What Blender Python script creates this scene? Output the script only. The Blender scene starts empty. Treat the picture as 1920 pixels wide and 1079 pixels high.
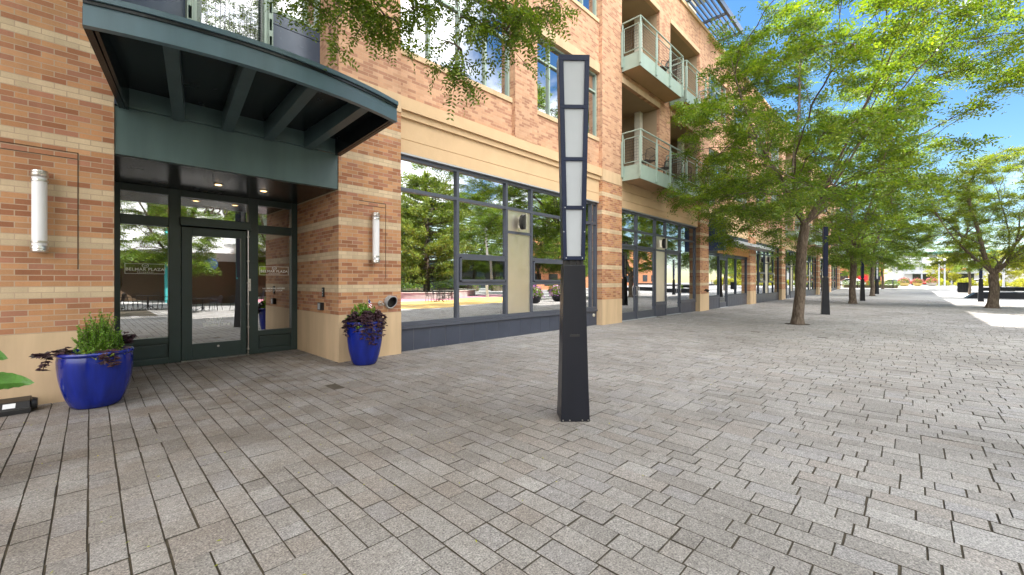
import bpy, math, random
import numpy as np
from mathutils import Vector, Matrix, Quaternion
PI = math.pi
scene = bpy.context.scene
col = scene.collection

# ------------------------------------------------------------------ camera
CAM_H = 1.45
YAW = math.atan(751 / 770.7)
cd = bpy.data.cameras.new('camera'); cam = bpy.data.objects.new('camera', cd); col.objects.link(cam)
cam.location = (0, 0, CAM_H)
cam.rotation_euler = (PI / 2, 0, YAW - PI / 2)
cd.sensor_width = 36; cd.lens = 770.7 / 1920 * 36
cd.shift_y = -11.5 / 1920
cd.clip_start = 0.05; cd.clip_end = 3000
scene.camera = cam

# ------------------------------------------------------------------ sky, sun, exposure
SUN_EL = math.radians(55.2); SUN_AZ = math.radians(20)      # azimuth from +Y towards +X
SKY_STRENGTH = 0.05; SUN_STRENGTH = 3.2; EXPOSURE = 2.50
w = bpy.data.worlds.new('World'); scene.world = w; w.use_nodes = True
nt = w.node_tree; N = nt.nodes; L = nt.links
bg = N['Background']
sky = N.new('ShaderNodeTexSky'); sky.sky_type = 'NISHITA'; sky.sun_disc = False
sky.sun_elevation = SUN_EL; sky.sun_rotation = SUN_AZ
sky.air_density = 1.0; sky.dust_density = 0.0; sky.ozone_density = 1.6
hsv = N.new('ShaderNodeHueSaturation'); hsv.inputs['Saturation'].default_value = 1.25; hsv.inputs['Value'].default_value = 0.85
L.new(sky.outputs[0], hsv.inputs['Color'])
geo = N.new('ShaderNodeTexCoord')
sep = N.new('ShaderNodeSeparateXYZ'); L.new(geo.outputs['Generated'], sep.inputs[0])
def wm(op, a, b=None, c=None):
    n = N.new('ShaderNodeMath'); n.operation = op
    for i, x in enumerate((a, b, c)):
        if x is None: continue
        if isinstance(x, (int, float)): n.inputs[i].default_value = x
        else: L.new(x, n.inputs[i])
    return n.outputs[0]
zz = wm('ADD', wm('MAXIMUM', sep.outputs[2], 0.0), 0.22)
cx = wm('DIVIDE', sep.outputs[0], zz); cy = wm('DIVIDE', sep.outputs[1], zz)
cmb = N.new('ShaderNodeCombineXYZ'); L.new(cx, cmb.inputs[0]); L.new(cy, cmb.inputs[1])
noi = N.new('ShaderNodeTexNoise'); noi.inputs['Scale'].default_value = 1.15; noi.inputs['Detail'].default_value = 9
noi.inputs['Roughness'].default_value = 0.56; noi.inputs['Distortion'].default_value = 0.35
L.new(cmb.outputs[0], noi.inputs['Vector'])
# more cloud towards the north half of the sky, opposite the facade
bias = wm('MULTIPLY_ADD', sep.outputs[1], -0.27, -0.04)
bias2 = wm('MULTIPLY_ADD', sep.outputs[0], -0.16, 0.0)
dens = wm('ADD', wm('ADD', noi.outputs['Fac'], bias), bias2)
mr = N.new('ShaderNodeMapRange'); mr.interpolation_type = 'SMOOTHSTEP'
mr.inputs[1].default_value = 0.47; mr.inputs[2].default_value = 0.66
L.new(dens, mr.inputs[0])
low = N.new('ShaderNodeMapRange'); low.inputs[1].default_value = -0.02; low.inputs[2].default_value = 0.10
L.new(sep.outputs[2], low.inputs[0])
mixc = N.new('ShaderNodeMix'); mixc.data_type = 'RGBA'
L.new(wm('MULTIPLY', mr.outputs[0], low.outputs[0]), mixc.inputs[0])
L.new(hsv.outputs[0], mixc.inputs[6]); ccol = N.new('ShaderNodeMix'); ccol.data_type = 'RGBA'
hi = N.new('ShaderNodeMapRange'); hi.inputs[1].default_value = 0.25; hi.inputs[2].default_value = 0.8; L.new(sep.outputs[2], hi.inputs[0])
L.new(hi.outputs[0], ccol.inputs[0]); ccol.inputs[6].default_value = (14, 14, 14.2, 1); ccol.inputs[7].default_value = (30, 29.2, 28, 1)  # unseen overhead cloud set brighter than the low cloud to fill the shade
L.new(ccol.outputs[2], mixc.inputs[7])
L.new(mixc.outputs[2], bg.inputs['Color']); bg.inputs['Strength'].default_value = SKY_STRENGTH
sd = bpy.data.lights.new('sun', 'SUN'); sd.energy = SUN_STRENGTH; sd.angle = math.radians(0.53); sd.color = (1, 0.95, 0.87)
sun = bpy.data.objects.new('sun', sd); col.objects.link(sun); sun.location = (30, 60, 80)
sv = Vector((math.sin(SUN_AZ) * math.cos(SUN_EL), math.cos(SUN_AZ) * math.cos(SUN_EL), math.sin(SUN_EL)))
sun.rotation_euler = (-sv).to_track_quat('-Z', 'Y').to_euler()
vs = scene.view_settings
scene.display_settings.display_device = 'sRGB'
vs.view_transform = 'Standard'; vs.look = 'None'; vs.gamma = 1; vs.exposure = EXPOSURE
scene.cycles.use_denoising = True
scene.cycles.max_bounces = 8; scene.cycles.diffuse_bounces = 4; scene.cycles.glossy_bounces = 4
scene.cycles.transparent_max_bounces = 8
scene.cycles.sample_clamp_indirect = 6
scene.cycles.caustics_reflective = False; scene.cycles.caustics_refractive = False

# ------------------------------------------------------------------ material helpers
def newmat(name):
    m = bpy.data.materials.new(name); m.use_nodes = True
    return m, m.node_tree.nodes, m.node_tree.links, m.node_tree.nodes['Principled BSDF']
def mth(N, L, op, a, b=None, c=None):
    n = N.new('ShaderNodeMath'); n.operation = op
    for i, x in enumerate((a, b, c)):
        if x is None: continue
        if isinstance(x, (int, float)): n.inputs[i].default_value = x
        else: L.new(x, n.inputs[i])
    return n.outputs[0]
def noise(N, L, scale, detail=4, rough=0.55, vec=None, space='POS'):
    n = N.new('ShaderNodeTexNoise'); n.inputs['Scale'].default_value = scale
    n.inputs['Detail'].default_value = detail; n.inputs['Roughness'].default_value = rough
    if vec is None:
        g = N.new('ShaderNodeTexCoord'); vec = g.outputs['Object']
    L.new(vec, n.inputs['Vector'])
    return n.outputs['Fac']
def ramp(N, L, fac, stops, const=False):
    r = N.new('ShaderNodeValToRGB'); e = r.color_ramp.elements
    if const: r.color_ramp.interpolation = 'CONSTANT'
    while len(e) < len(stops): e.new(0.5)
    for i, (p, c) in enumerate(stops):
        e[i].position = p; e[i].color = (*c, 1) if len(c) == 3 else c
    L.new(fac, r.inputs[0]); return r.outputs[0]
def mixcol(N, L, fac, a, b, mode='MIX'):
    n = N.new('ShaderNodeMix'); n.data_type = 'RGBA'; n.blend_type = mode
    for i, x in ((0, fac), (6, a), (7, b)):
        if isinstance(x, (int, float)): n.inputs[i].default_value = x
        elif isinstance(x, tuple): n.inputs[i].default_value = (*x, 1)
        else: L.new(x, n.inputs[i])
    return n.outputs[2]
def bump(N, L, p, h, strength=0.3, dist=0.01):
    b = N.new('ShaderNodeBump'); b.inputs['Strength'].default_value = strength; b.inputs['Distance'].default_value = dist
    L.new(h, b.inputs['Height']); L.new(b.outputs[0], p.inputs['Normal'])
def sc(c, k): return tuple(max(0, min(1, x * k)) for x in c)
def pm(name, c, rough=0.5, metal=0.0, var=0.12, scale=6.0, spec=0.5, bmp=0.0, streak=False):
    """painted or plain surface with soft uneven tone and roughness"""
    m, N, L, p = newmat(name)
    if streak:
        g = N.new('ShaderNodeTexCoord'); mp = N.new('ShaderNodeMapping'); mp.inputs['Scale'].default_value = (1, 1, 0.12)
        L.new(g.outputs['Object'], mp.inputs[0]); f = noise(N, L, scale, 6, 0.6, mp.outputs[0])
    else: f = noise(N, L, scale, 6, 0.6)
    L.new(ramp(N, L, f, [(0.25, sc(c, 1 - var)), (0.75, sc(c, 1 + var))]), p.inputs['Base Color'])
    f2 = noise(N, L, scale * 3.1, 4, 0.6)
    r = N.new('ShaderNodeMapRange'); r.inputs[3].default_value = max(0.02, rough - 0.08); r.inputs[4].default_value = min(1, rough + 0.12)
    L.new(f2, r.inputs[0]); L.new(r.outputs[0], p.inputs['Roughness'])
    p.inputs['Metallic'].default_value = metal; p.inputs['Specular IOR Level'].default_value = spec
    if bmp: bump(N, L, p, noise(N, L, scale * 8, 5, 0.65), bmp, 0.01)
    return m

def mat_brick(name, pal, mortar, band=None, z0=0.84, var=0.10):
    m, N, L, p = newmat(name)
    g = N.new('ShaderNodeNewGeometry'); sp = N.new('ShaderNodeSeparateXYZ'); L.new(g.outputs['Position'], sp.inputs[0])
    sn = N.new('ShaderNodeSeparateXYZ'); L.new(g.outputs['True Normal'], sn.inputs[0])
    side = mth(N, L, 'GREATER_THAN', mth(N, L, 'ABSOLUTE', sn.outputs[0]), 0.5)
    along = mth(N, L, 'ADD', mth(N, L, 'MULTIPLY', sp.outputs[0], mth(N, L, 'SUBTRACT', 1.0, side)), mth(N, L, 'MULTIPLY', sp.outputs[1], side))
    P = 0.0677; W = 0.203
    rz = mth(N, L, 'DIVIDE', mth(N, L, 'SUBTRACT', sp.outputs[2], z0), P)
    row = mth(N, L, 'FLOOR', rz); fz = mth(N, L, 'SUBTRACT', rz, row)
    a = mth(N, L, 'ADD', mth(N, L, 'DIVIDE', along, W), mth(N, L, 'MULTIPLY', mth(N, L, 'FLOORED_MODULO', row, 2.0), 0.5))
    cl = mth(N, L, 'FLOOR', a); fa = mth(N, L, 'SUBTRACT', a, cl)
    cv = N.new('ShaderNodeCombineXYZ'); L.new(cl, cv.inputs[0]); L.new(row, cv.inputs[1]); L.new(side, cv.inputs[2])
    wn = N.new('ShaderNodeTexWhiteNoise'); wn.noise_dimensions = '3D'; L.new(cv.outputs[0], wn.inputs['Vector'])
    n = len(pal)
    c = ramp(N, L, wn.outputs['Value'], [(i / n, x) for i, x in enumerate(pal)], True)
    if band:
        isb = mth(N, L, 'LESS_THAN', mth(N, L, 'FLOORED_MODULO', mth(N, L, 'ADD', row, 3.0), 9.0), 1.5)
        c = mixcol(N, L, isb, c, band)
    sepc = N.new('ShaderNodeSeparateColor'); L.new(wn.outputs['Color'], sepc.inputs[0])
    br = N.new('ShaderNodeMapRange'); br.inputs[3].default_value = 1 - var; br.inputs[4].default_value = 1 + var; L.new(sepc.outputs[1], br.inputs[0])
    fine = N.new('ShaderNodeMapRange'); fine.inputs[3].default_value = 0.80; fine.inputs[4].default_value = 1.2
    L.new(noise(N, L, 60, 5, 0.7, g.outputs['Position']), fine.inputs[0])
    big = N.new('ShaderNodeMapRange'); big.inputs[3].default_value = 0.86; big.inputs[4].default_value = 1.12
    L.new(noise(N, L, 0.9, 5, 0.6, g.outputs['Position']), big.inputs[0])
    mps = N.new('ShaderNodeMapping'); mps.inputs['Scale'].default_value = (3.2, 3.2, .22); L.new(g.outputs['Position'], mps.inputs[0])
    stk = N.new('ShaderNodeMapRange'); stk.inputs[1].default_value = .30; stk.inputs[2].default_value = .62; stk.inputs[3].default_value = .90; stk.inputs[4].default_value = 1.10
    L.new(noise(N, L, 1.0, 5, 0.6, mps.outputs[0]), stk.inputs[0])
    k = mth(N, L, 'MULTIPLY', mth(N, L, 'MULTIPLY', mth(N, L, 'MULTIPLY', br.outputs[0], fine.outputs[0]), big.outputs[0]), stk.outputs[0])
    vm = N.new('ShaderNodeVectorMath'); vm.operation = 'SCALE'; L.new(c, vm.inputs[0]); L.new(k, vm.inputs['Scale'])
    ma = mth(N, L, 'MAXIMUM', mth(N, L, 'LESS_THAN', fa, 0.045), mth(N, L, 'LESS_THAN', fz, 0.135))
    L.new(mixcol(N, L, ma, vm.outputs[0], mortar), p.inputs['Base Color'])
    p.inputs['Roughness'].default_value = 0.85; p.inputs['Specular IOR Level'].default_value = 0.25
    h = mth(N, L, 'ADD', mth(N, L, 'MULTIPLY', mth(N, L, 'SUBTRACT', 1.0, ma), 0.8), mth(N, L, 'MULTIPLY', noise(N, L, 90, 4, 0.7, g.outputs['Position']), 0.35))
    bump(N, L, p, h, 0.55, 0.006)
    return m

def mat_glass(name, refl=0.45, tint=(0.55, 0.62, 0.6), rc=(0.93, 0.95, 0.97)):
    m, N, L, p = newmat(name); N.remove(p)
    out = [x for x in N if x.type == 'OUTPUT_MATERIAL'][0]
    t = N.new('ShaderNodeBsdfTransparent'); t.inputs[0].default_value = (*tint, 1)
    g = N.new('ShaderNodeBsdfGlossy'); g.inputs['Roughness'].default_value = 0.004; g.inputs[0].default_value = (*rc, 1)
    fr = N.new('ShaderNodeFresnel'); fr.inputs[0].default_value = 1.5
    f = mth(N, L, 'MULTIPLY_ADD', fr.outputs[0], 1 - refl, refl)
    b = N.new('ShaderNodeBump'); b.inputs['Strength'].default_value = 0.03; b.inputs['Distance'].default_value = 0.02
    L.new(noise(N, L, 0.7, 2, 0.4), b.inputs['Height']); L.new(b.outputs[0], g.inputs['Normal'])
    mx = N.new('ShaderNodeMixShader'); L.new(f, mx.inputs[0]); L.new(t.outputs[0], mx.inputs[1]); L.new(g.outputs[0], mx.inputs[2])
    L.new(mx.outputs[0], out.inputs[0]); return m

def mat_leaf(name, a, b, c, trans=0.45, hue=2.2):
    m, N, L, p = newmat(name); N.remove(p)
    out = [x for x in N if x.type == 'OUTPUT_MATERIAL'][0]
    g = N.new('ShaderNodeNewGeometry'); tc = N.new('ShaderNodeTexCoord')
    cc = ramp(N, L, g.outputs['Random Per Island'], [(0.0, a), (0.55, b), (1.0, c)])
    nn = ramp(N, L, noise(N, L, 0.8, 3, 0.5, tc.outputs['Object']), [(0.32, (0.72, 0.78, 0.66)), (0.68, (1.25, 1.18, 1.0))])
    cc = mixcol(N, L, 1.0, cc, nn, 'MULTIPLY')
    d = N.new('ShaderNodeBsdfDiffuse'); L.new(cc, d.inputs[0])
    t = N.new('ShaderNodeBsdfTranslucent'); L.new(mixcol(N, L, 1.0, cc, (1.25, 1.15, 0.45), 'MULTIPLY'), t.inputs[0])
    gl = N.new('ShaderNodeBsdfGlossy'); gl.inputs['Roughness'].default_value = 0.45; gl.inputs[0].default_value = (0.7, 0.75, 0.7, 1)
    mx = N.new('ShaderNodeMixShader'); mx.inputs[0].default_value = trans; L.new(d.outputs[0], mx.inputs[1]); L.new(t.outputs[0], mx.inputs[2])
    m2 = N.new('ShaderNodeMixShader'); m2.inputs[0].default_value = 0.05; L.new(mx.outputs[0], m2.inputs[1]); L.new(gl.outputs[0], m2.inputs[2])
    L.new(m2.outputs[0], out.inputs[0]); return m

def mat_paver():
    m, N, L, p = newmat('granite_paver')
    g = N.new('ShaderNodeNewGeometry'); pos = g.outputs['Position']
    c = ramp(N, L, g.outputs['Random Per Island'], [(0, (.27, .26, .25)), (.2, (.308, .299, .289)), (.45, (.342, .334, .325)), (.62, (.31, .289, .272)), (.75, (.36, .353, .344)), (.9, (.318, .313, .317)), (1, (.283, .272, .262))])
    sp = ramp(N, L, noise(N, L, 95, 3, 0.8, pos), [(0.34, (.28, .28, .30)), (0.46, (.86, .86, .87)), (0.56, (1.10, 1.09, 1.08)), (0.68, (1.75, 1.72, 1.70))])
    c = mixcol(N, L, 1.0, c, sp, 'MULTIPLY')
    sp2 = ramp(N, L, noise(N, L, 26, 5, 0.75, pos), [(0.3, (.70, .69, .69)), (0.7, (1.26, 1.26, 1.26))])
    c = mixcol(N, L, 1.0, c, sp2, 'MULTIPLY')
    big = ramp(N, L, noise(N, L, 0.42, 7, 0.66, pos), [(0.3, (.66, .645, .62)), (0.5, (.91, .905, .895)), (0.72, (1.10, 1.10, 1.10))])
    c = mixcol(N, L, 1.0, c, big, 'MULTIPLY')
    # brown stains before the entrance, with shade of canopy and branches painted in
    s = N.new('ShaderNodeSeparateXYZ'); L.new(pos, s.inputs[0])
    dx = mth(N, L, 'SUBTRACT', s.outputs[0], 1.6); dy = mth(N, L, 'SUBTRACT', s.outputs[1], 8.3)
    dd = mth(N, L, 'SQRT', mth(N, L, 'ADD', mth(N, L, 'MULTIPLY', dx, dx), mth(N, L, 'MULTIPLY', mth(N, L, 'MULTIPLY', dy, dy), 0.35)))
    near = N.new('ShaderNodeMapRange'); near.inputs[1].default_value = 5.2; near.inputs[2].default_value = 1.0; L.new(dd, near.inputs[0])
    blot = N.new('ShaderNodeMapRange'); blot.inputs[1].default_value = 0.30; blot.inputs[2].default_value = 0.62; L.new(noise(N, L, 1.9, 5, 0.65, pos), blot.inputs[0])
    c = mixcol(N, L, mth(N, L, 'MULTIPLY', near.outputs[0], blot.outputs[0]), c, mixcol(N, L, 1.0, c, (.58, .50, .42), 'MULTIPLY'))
    spots = N.new('ShaderNodeMapRange'); spots.inputs[1].default_value = 0.70; spots.inputs[2].default_value = 0.76; L.new(noise(N, L, 1.35, 3, 0.5, pos), spots.inputs[0])
    c = mixcol(N, L, mth(N, L, 'MULTIPLY', spots.outputs[0], 0.55), c, mixcol(N, L, 1.0, c, (.55, .47, .42), 'MULTIPLY'))
    L.new(c, p.inputs['Base Color'])
    p.inputs['Roughness'].default_value = 0.72; p.inputs['Specular IOR Level'].default_value = 0.3
    bump(N, L, p, noise(N, L, 160, 3, 0.7, pos), 0.28, 0.004)
    return m
def mat_far_paver():
    m, N, L, p = newmat('granite_paving_far')
    g = N.new('ShaderNodeNewGeometry'); mp = N.new('ShaderNodeMapping'); mp.inputs['Rotation'].default_value = (0, 0, PI / 2)
    L.new(g.outputs['Position'], mp.inputs[0])
    b = N.new('ShaderNodeTexBrick'); b.inputs['Scale'].default_value = 1; b.inputs['Brick Width'].default_value = 0.29; b.inputs['Row Height'].default_value = 0.1525
    b.inputs['Mortar Size'].default_value = 0.007; b.inputs['Color1'].default_value = (.295, .29, .285, 1); b.inputs['Color2'].default_value = (.345, .34, .335, 1); b.inputs['Mortar'].default_value = (.07, .065, .055, 1)
    L.new(mp.outputs[0], b.inputs[0])
    big = ramp(N, L, noise(N, L, 0.4, 6, 0.65, g.outputs['Position']), [(0.3, (.85, .84, .82)), (0.75, (1.15, 1.15, 1.15))])
    L.new(mixcol(N, L, 1.0, b.outputs[0], big, 'MULTIPLY'), p.inputs['Base Color']); p.inputs['Roughness'].default_value = 0.75
    return m
def mat_bark():
    m, N, L, p = newmat('bark')
    tc = N.new('ShaderNodeTexCoord'); mp = N.new('ShaderNodeMapping'); mp.inputs['Scale'].default_value = (1, 1, 0.22); L.new(tc.outputs['Object'], mp.inputs[0])
    f = noise(N, L, 22, 8, 0.7, mp.outputs[0])
    L.new(ramp(N, L, f, [(0.3, (.045, .034, .026)), (0.5, (.135, .105, .082)), (0.72, (.25, .205, .165))]), p.inputs['Base Color'])
    p.inputs['Roughness'].default_value = 0.9; p.inputs['Specular IOR Level'].default_value = 0.2
    bump(N, L, p, f, 0.9, 0.03); return m

M = {}
M['brick'] = mat_brick('red_tan_brick', [(.475, .25, .125), (.36, .165, .09), (.465, .235, .115), (.32, .138, .072), (.49, .265, .14), (.385, .18, .112), (.475, .255, .13)], (.45, .335, .235), band=(.56, .435, .285))
M['brick_up'] = mat_brick('pale_tan_brick', [(.515, .30, .185), (.535, .32, .20), (.385, .205, .13), (.495, .285, .175), (.37, .195, .125), (.55, .335, .215)], (.52, .345, .225), var=0.05)
M['stone'] = pm('tan_cast_stone', (.57, .415, .26), 0.8, var=0.17, scale=3.5, streak=True, bmp=0.15, spec=0.25)
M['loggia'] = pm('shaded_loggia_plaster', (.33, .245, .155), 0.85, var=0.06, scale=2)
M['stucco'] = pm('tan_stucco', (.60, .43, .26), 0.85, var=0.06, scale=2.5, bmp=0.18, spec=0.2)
M['groove'] = pm('dark_joint', (.09, .055, .03), 0.9)
M['greenmetal'] = pm('dark_green_painted_metal', (.030, .050, .048), 0.32, var=0.15, scale=4, spec=0.5)
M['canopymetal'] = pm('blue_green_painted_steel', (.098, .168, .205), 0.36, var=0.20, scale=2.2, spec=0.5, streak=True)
M['headermetal'] = pm('weathered_green_panel', (.075, .125, .125), 0.38, var=0.22, scale=2.0, spec=0.5, streak=True)
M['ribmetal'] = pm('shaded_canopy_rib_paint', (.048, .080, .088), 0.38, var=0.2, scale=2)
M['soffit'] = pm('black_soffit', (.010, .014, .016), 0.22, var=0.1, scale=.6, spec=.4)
M['bluepanel'] = pm('slate_blue_panel', (.068, .095, .145), 0.22, var=0.12, scale=1.2, spec=0.6)
M['navy'] = pm('navy_lamp_paint', (.009, .015, .040), 0.36, var=0.2, scale=3, spec=0.22)
M['blackpaint'] = pm('black_lamp_paint', (.009, .010, .015), 0.30, var=0.3, scale=1.6, spec=0.28, streak=True)
M['frost'] = pm('frosted_white_panel', (.37, .395, .42), 0.55, var=0.05, scale=3)
M['white'] = pm('white_diffuser', (.82, .82, .84), 0.35, var=0.02, scale=5)
M['nickel'] = pm('brushed_nickel', (.62, .60, .57), 0.28, 1.0, var=0.08, scale=12)
M['steel'] = pm('stainless_panel', (.84, .79, .68), 0.36, 1.0, var=0.05, scale=2)
M['alu'] = pm('grey_anodised_frame', (.088, .098, .128), 0.34, 0.3, var=0.10, scale=5)
M['darkalu'] = pm('dark_blue_frame', (.030, .042, .065), 0.34, 0.2, var=0.12, scale=5)
M['tile'] = pm('slate_base_tile', (.048, .056, .082), 0.30, var=0.16, scale=2.2, spec=0.5)
M['grout'] = pm('grey_grout', (.25, .25, .26), 0.8)
M['sage'] = pm('sage_green_metal', (.30, .385, .33), 0.42, var=0.08, scale=4)
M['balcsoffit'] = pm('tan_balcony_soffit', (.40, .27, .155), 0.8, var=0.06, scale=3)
M['glass'] = mat_glass('storefront_glass', 0.62, (.45, .52, .50))
M['doorglass'] = mat_glass('entrance_glass', 0.52, (.50, .54, .50))
M['upglass'] = mat_glass('upper_window_glass', 0.62, (.40, .46, .46))
M['ventglass'] = mat_glass('vent_sash_glass', 0.16, (.45, .47, .50))
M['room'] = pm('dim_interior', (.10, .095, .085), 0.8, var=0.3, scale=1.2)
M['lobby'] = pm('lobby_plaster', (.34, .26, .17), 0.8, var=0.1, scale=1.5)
M['blind'] = pm('pale_blind', (.35, .36, .36), 0.8)
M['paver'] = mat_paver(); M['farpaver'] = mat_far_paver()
M['bed'] = pm('joint_sand', (.062, .050, .034), 0.95, var=0.6, scale=14)
M['grime'] = pm('mossy_joint_grime', (.045, .038, .026), 0.95, var=0.5, scale=9)
M['ground'] = pm('far_ground', (.22, .21, .19), 0.9, var=0.2, scale=0.3)
M['asphalt'] = pm('asphalt', (.06, .06, .062), 0.85, var=0.2, scale=2)
M['yellow'] = pm('yellow_ground_paint', (.62, .40, .12), 0.7, var=0.08, scale=2)
M['pink'] = pm('pink_ground_paint', (.60, .24, .30), 0.7, var=0.08, scale=2)
M['teal'] = pm('teal_ground_paint', (.06, .42, .42), 0.7, var=0.08, scale=2)
M['grass'] = pm('lawn_green', (.09, .17, .03), 0.9, var=0.3, scale=3)
M['bluepot'] = pm('cobalt_glaze', (.004, .015, .20), 0.12, var=0.5, scale=7, spec=0.6, streak=True)
M['soil'] = pm('dark_soil', (.035, .024, .016), 0.95, var=0.3, scale=20, bmp=0.5)
M['blackplastic'] = pm('black_plastic', (.012, .012, .013), 0.38, var=0.2, scale=9)
M['label'] = pm('white_sticker', (.66, .68, .70), 0.5, var=0.06, scale=30)
M['bark'] = mat_bark()
M['leaf'] = mat_leaf('locust_leaf', (.085, .168, .018), (.145, .252, .026), (.235, .32, .034), 0.5)
M['leafy'] = mat_leaf('yellow_locust_leaf', (.12, .20, .018), (.20, .28, .026), (.29, .33, .035), 0.5)
M['pine'] = mat_leaf('conifer_needles', (.13, .20, .035), (.20, .28, .05), (.28, .34, .07), 0.3)
M['shrub'] = mat_leaf('boxwood_leaf', (.11, .27, .025), (.18, .36, .04), (.28, .46, .07), 0.4)
M['lime'] = mat_leaf('lime_groundcover_leaf', (.16, .26, .03), (.22, .32, .05), (.30, .34, .08), 0.4)
M['purple'] = mat_leaf('purple_leaf', (.028, .014, .022), (.055, .025, .040), (.10, .05, .075), 0.15)
M['bigleaf'] = pm('broad_green_leaf', (.060, .175, .018), 0.36, var=0.35, scale=14, bmp=.4)
M['yshrub'] = mat_leaf('yellow_green_shrub_leaf', (.26, .31, .025), (.38, .40, .035), (.48, .44, .05), 0.35)
M['flower'] = mat_leaf('pink_petal', (.45, .05, .14), (.55, .12, .25), (.60, .30, .40), 0.3)
M['violet'] = mat_leaf('violet_petal', (.22, .06, .36), (.34, .14, .48), (.48, .26, .58), 0.3)
M['red'] = pm('red_paint', (.50, .012, .02), 0.35)
M['orange'] = pm('orange_brick_wall', (.50, .20, .09), 0.8, var=0.2, scale=1.5)
M['wood'] = pm('orange_timber', (.50, .25, .07), 0.6, var=0.2, scale=6)
M['greysteel'] = pm('light_grey_steel', (.42, .44, .46), 0.4, 0.2)
M['navysteel'] = pm('blue_steel', (.025, .06, .17), 0.4)
M['cream'] = pm('cream_panel', (.60, .57, .48), 0.8)
M['pale'] = pm('pale_render', (.62, .62, .60), 0.8, var=0.05, scale=1)
M['greenroof'] = pm('green_copper_roof', (.14, .36, .30), 0.5)
M['paleteal'] = pm('pale_teal_louvre', (.42, .52, .50), 0.5)
M['letters'] = pm('white_vinyl', (.93, .93, .91), 0.5, var=0.02)
M['carwhite'] = pm('white_car_paint', (.70, .70, .72), 0.2); M['carred'] = pm('red_car_paint', (.42, .02, .015), 0.2); M['cargrey'] = pm('grey_car_paint', (.12, .13, .14), 0.2)
M['rubber'] = pm('tyre_rubber', (.02, .02, .02), 0.8); M['redlens'] = pm('red_lens', (.5, .01, .01), 0.2)
M['carglass'] = pm('dark_car_glass', (.02, .025, .03), 0.06, spec=0.9)
M['concrete'] = pm('pale_concrete', (.42, .40, .36), 0.85, var=0.12, scale=3)
M['yellowpot'] = pm('cream_yellow_pot', (.55, .42, .14), 0.6)
M['flagred'] = pm('flag_red', (.45, .03, .04), 0.7); M['flagblue'] = pm('flag_blue', (.02, .03, .16), 0.7)
mm, N_, L_, p_ = newmat('warm_bulb'); p_.inputs['Emission Color'].default_value = (1, .62, .25, 1); p_.inputs['Emission Strength'].default_value = 1.2; M['bulb'] = mm

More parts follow.
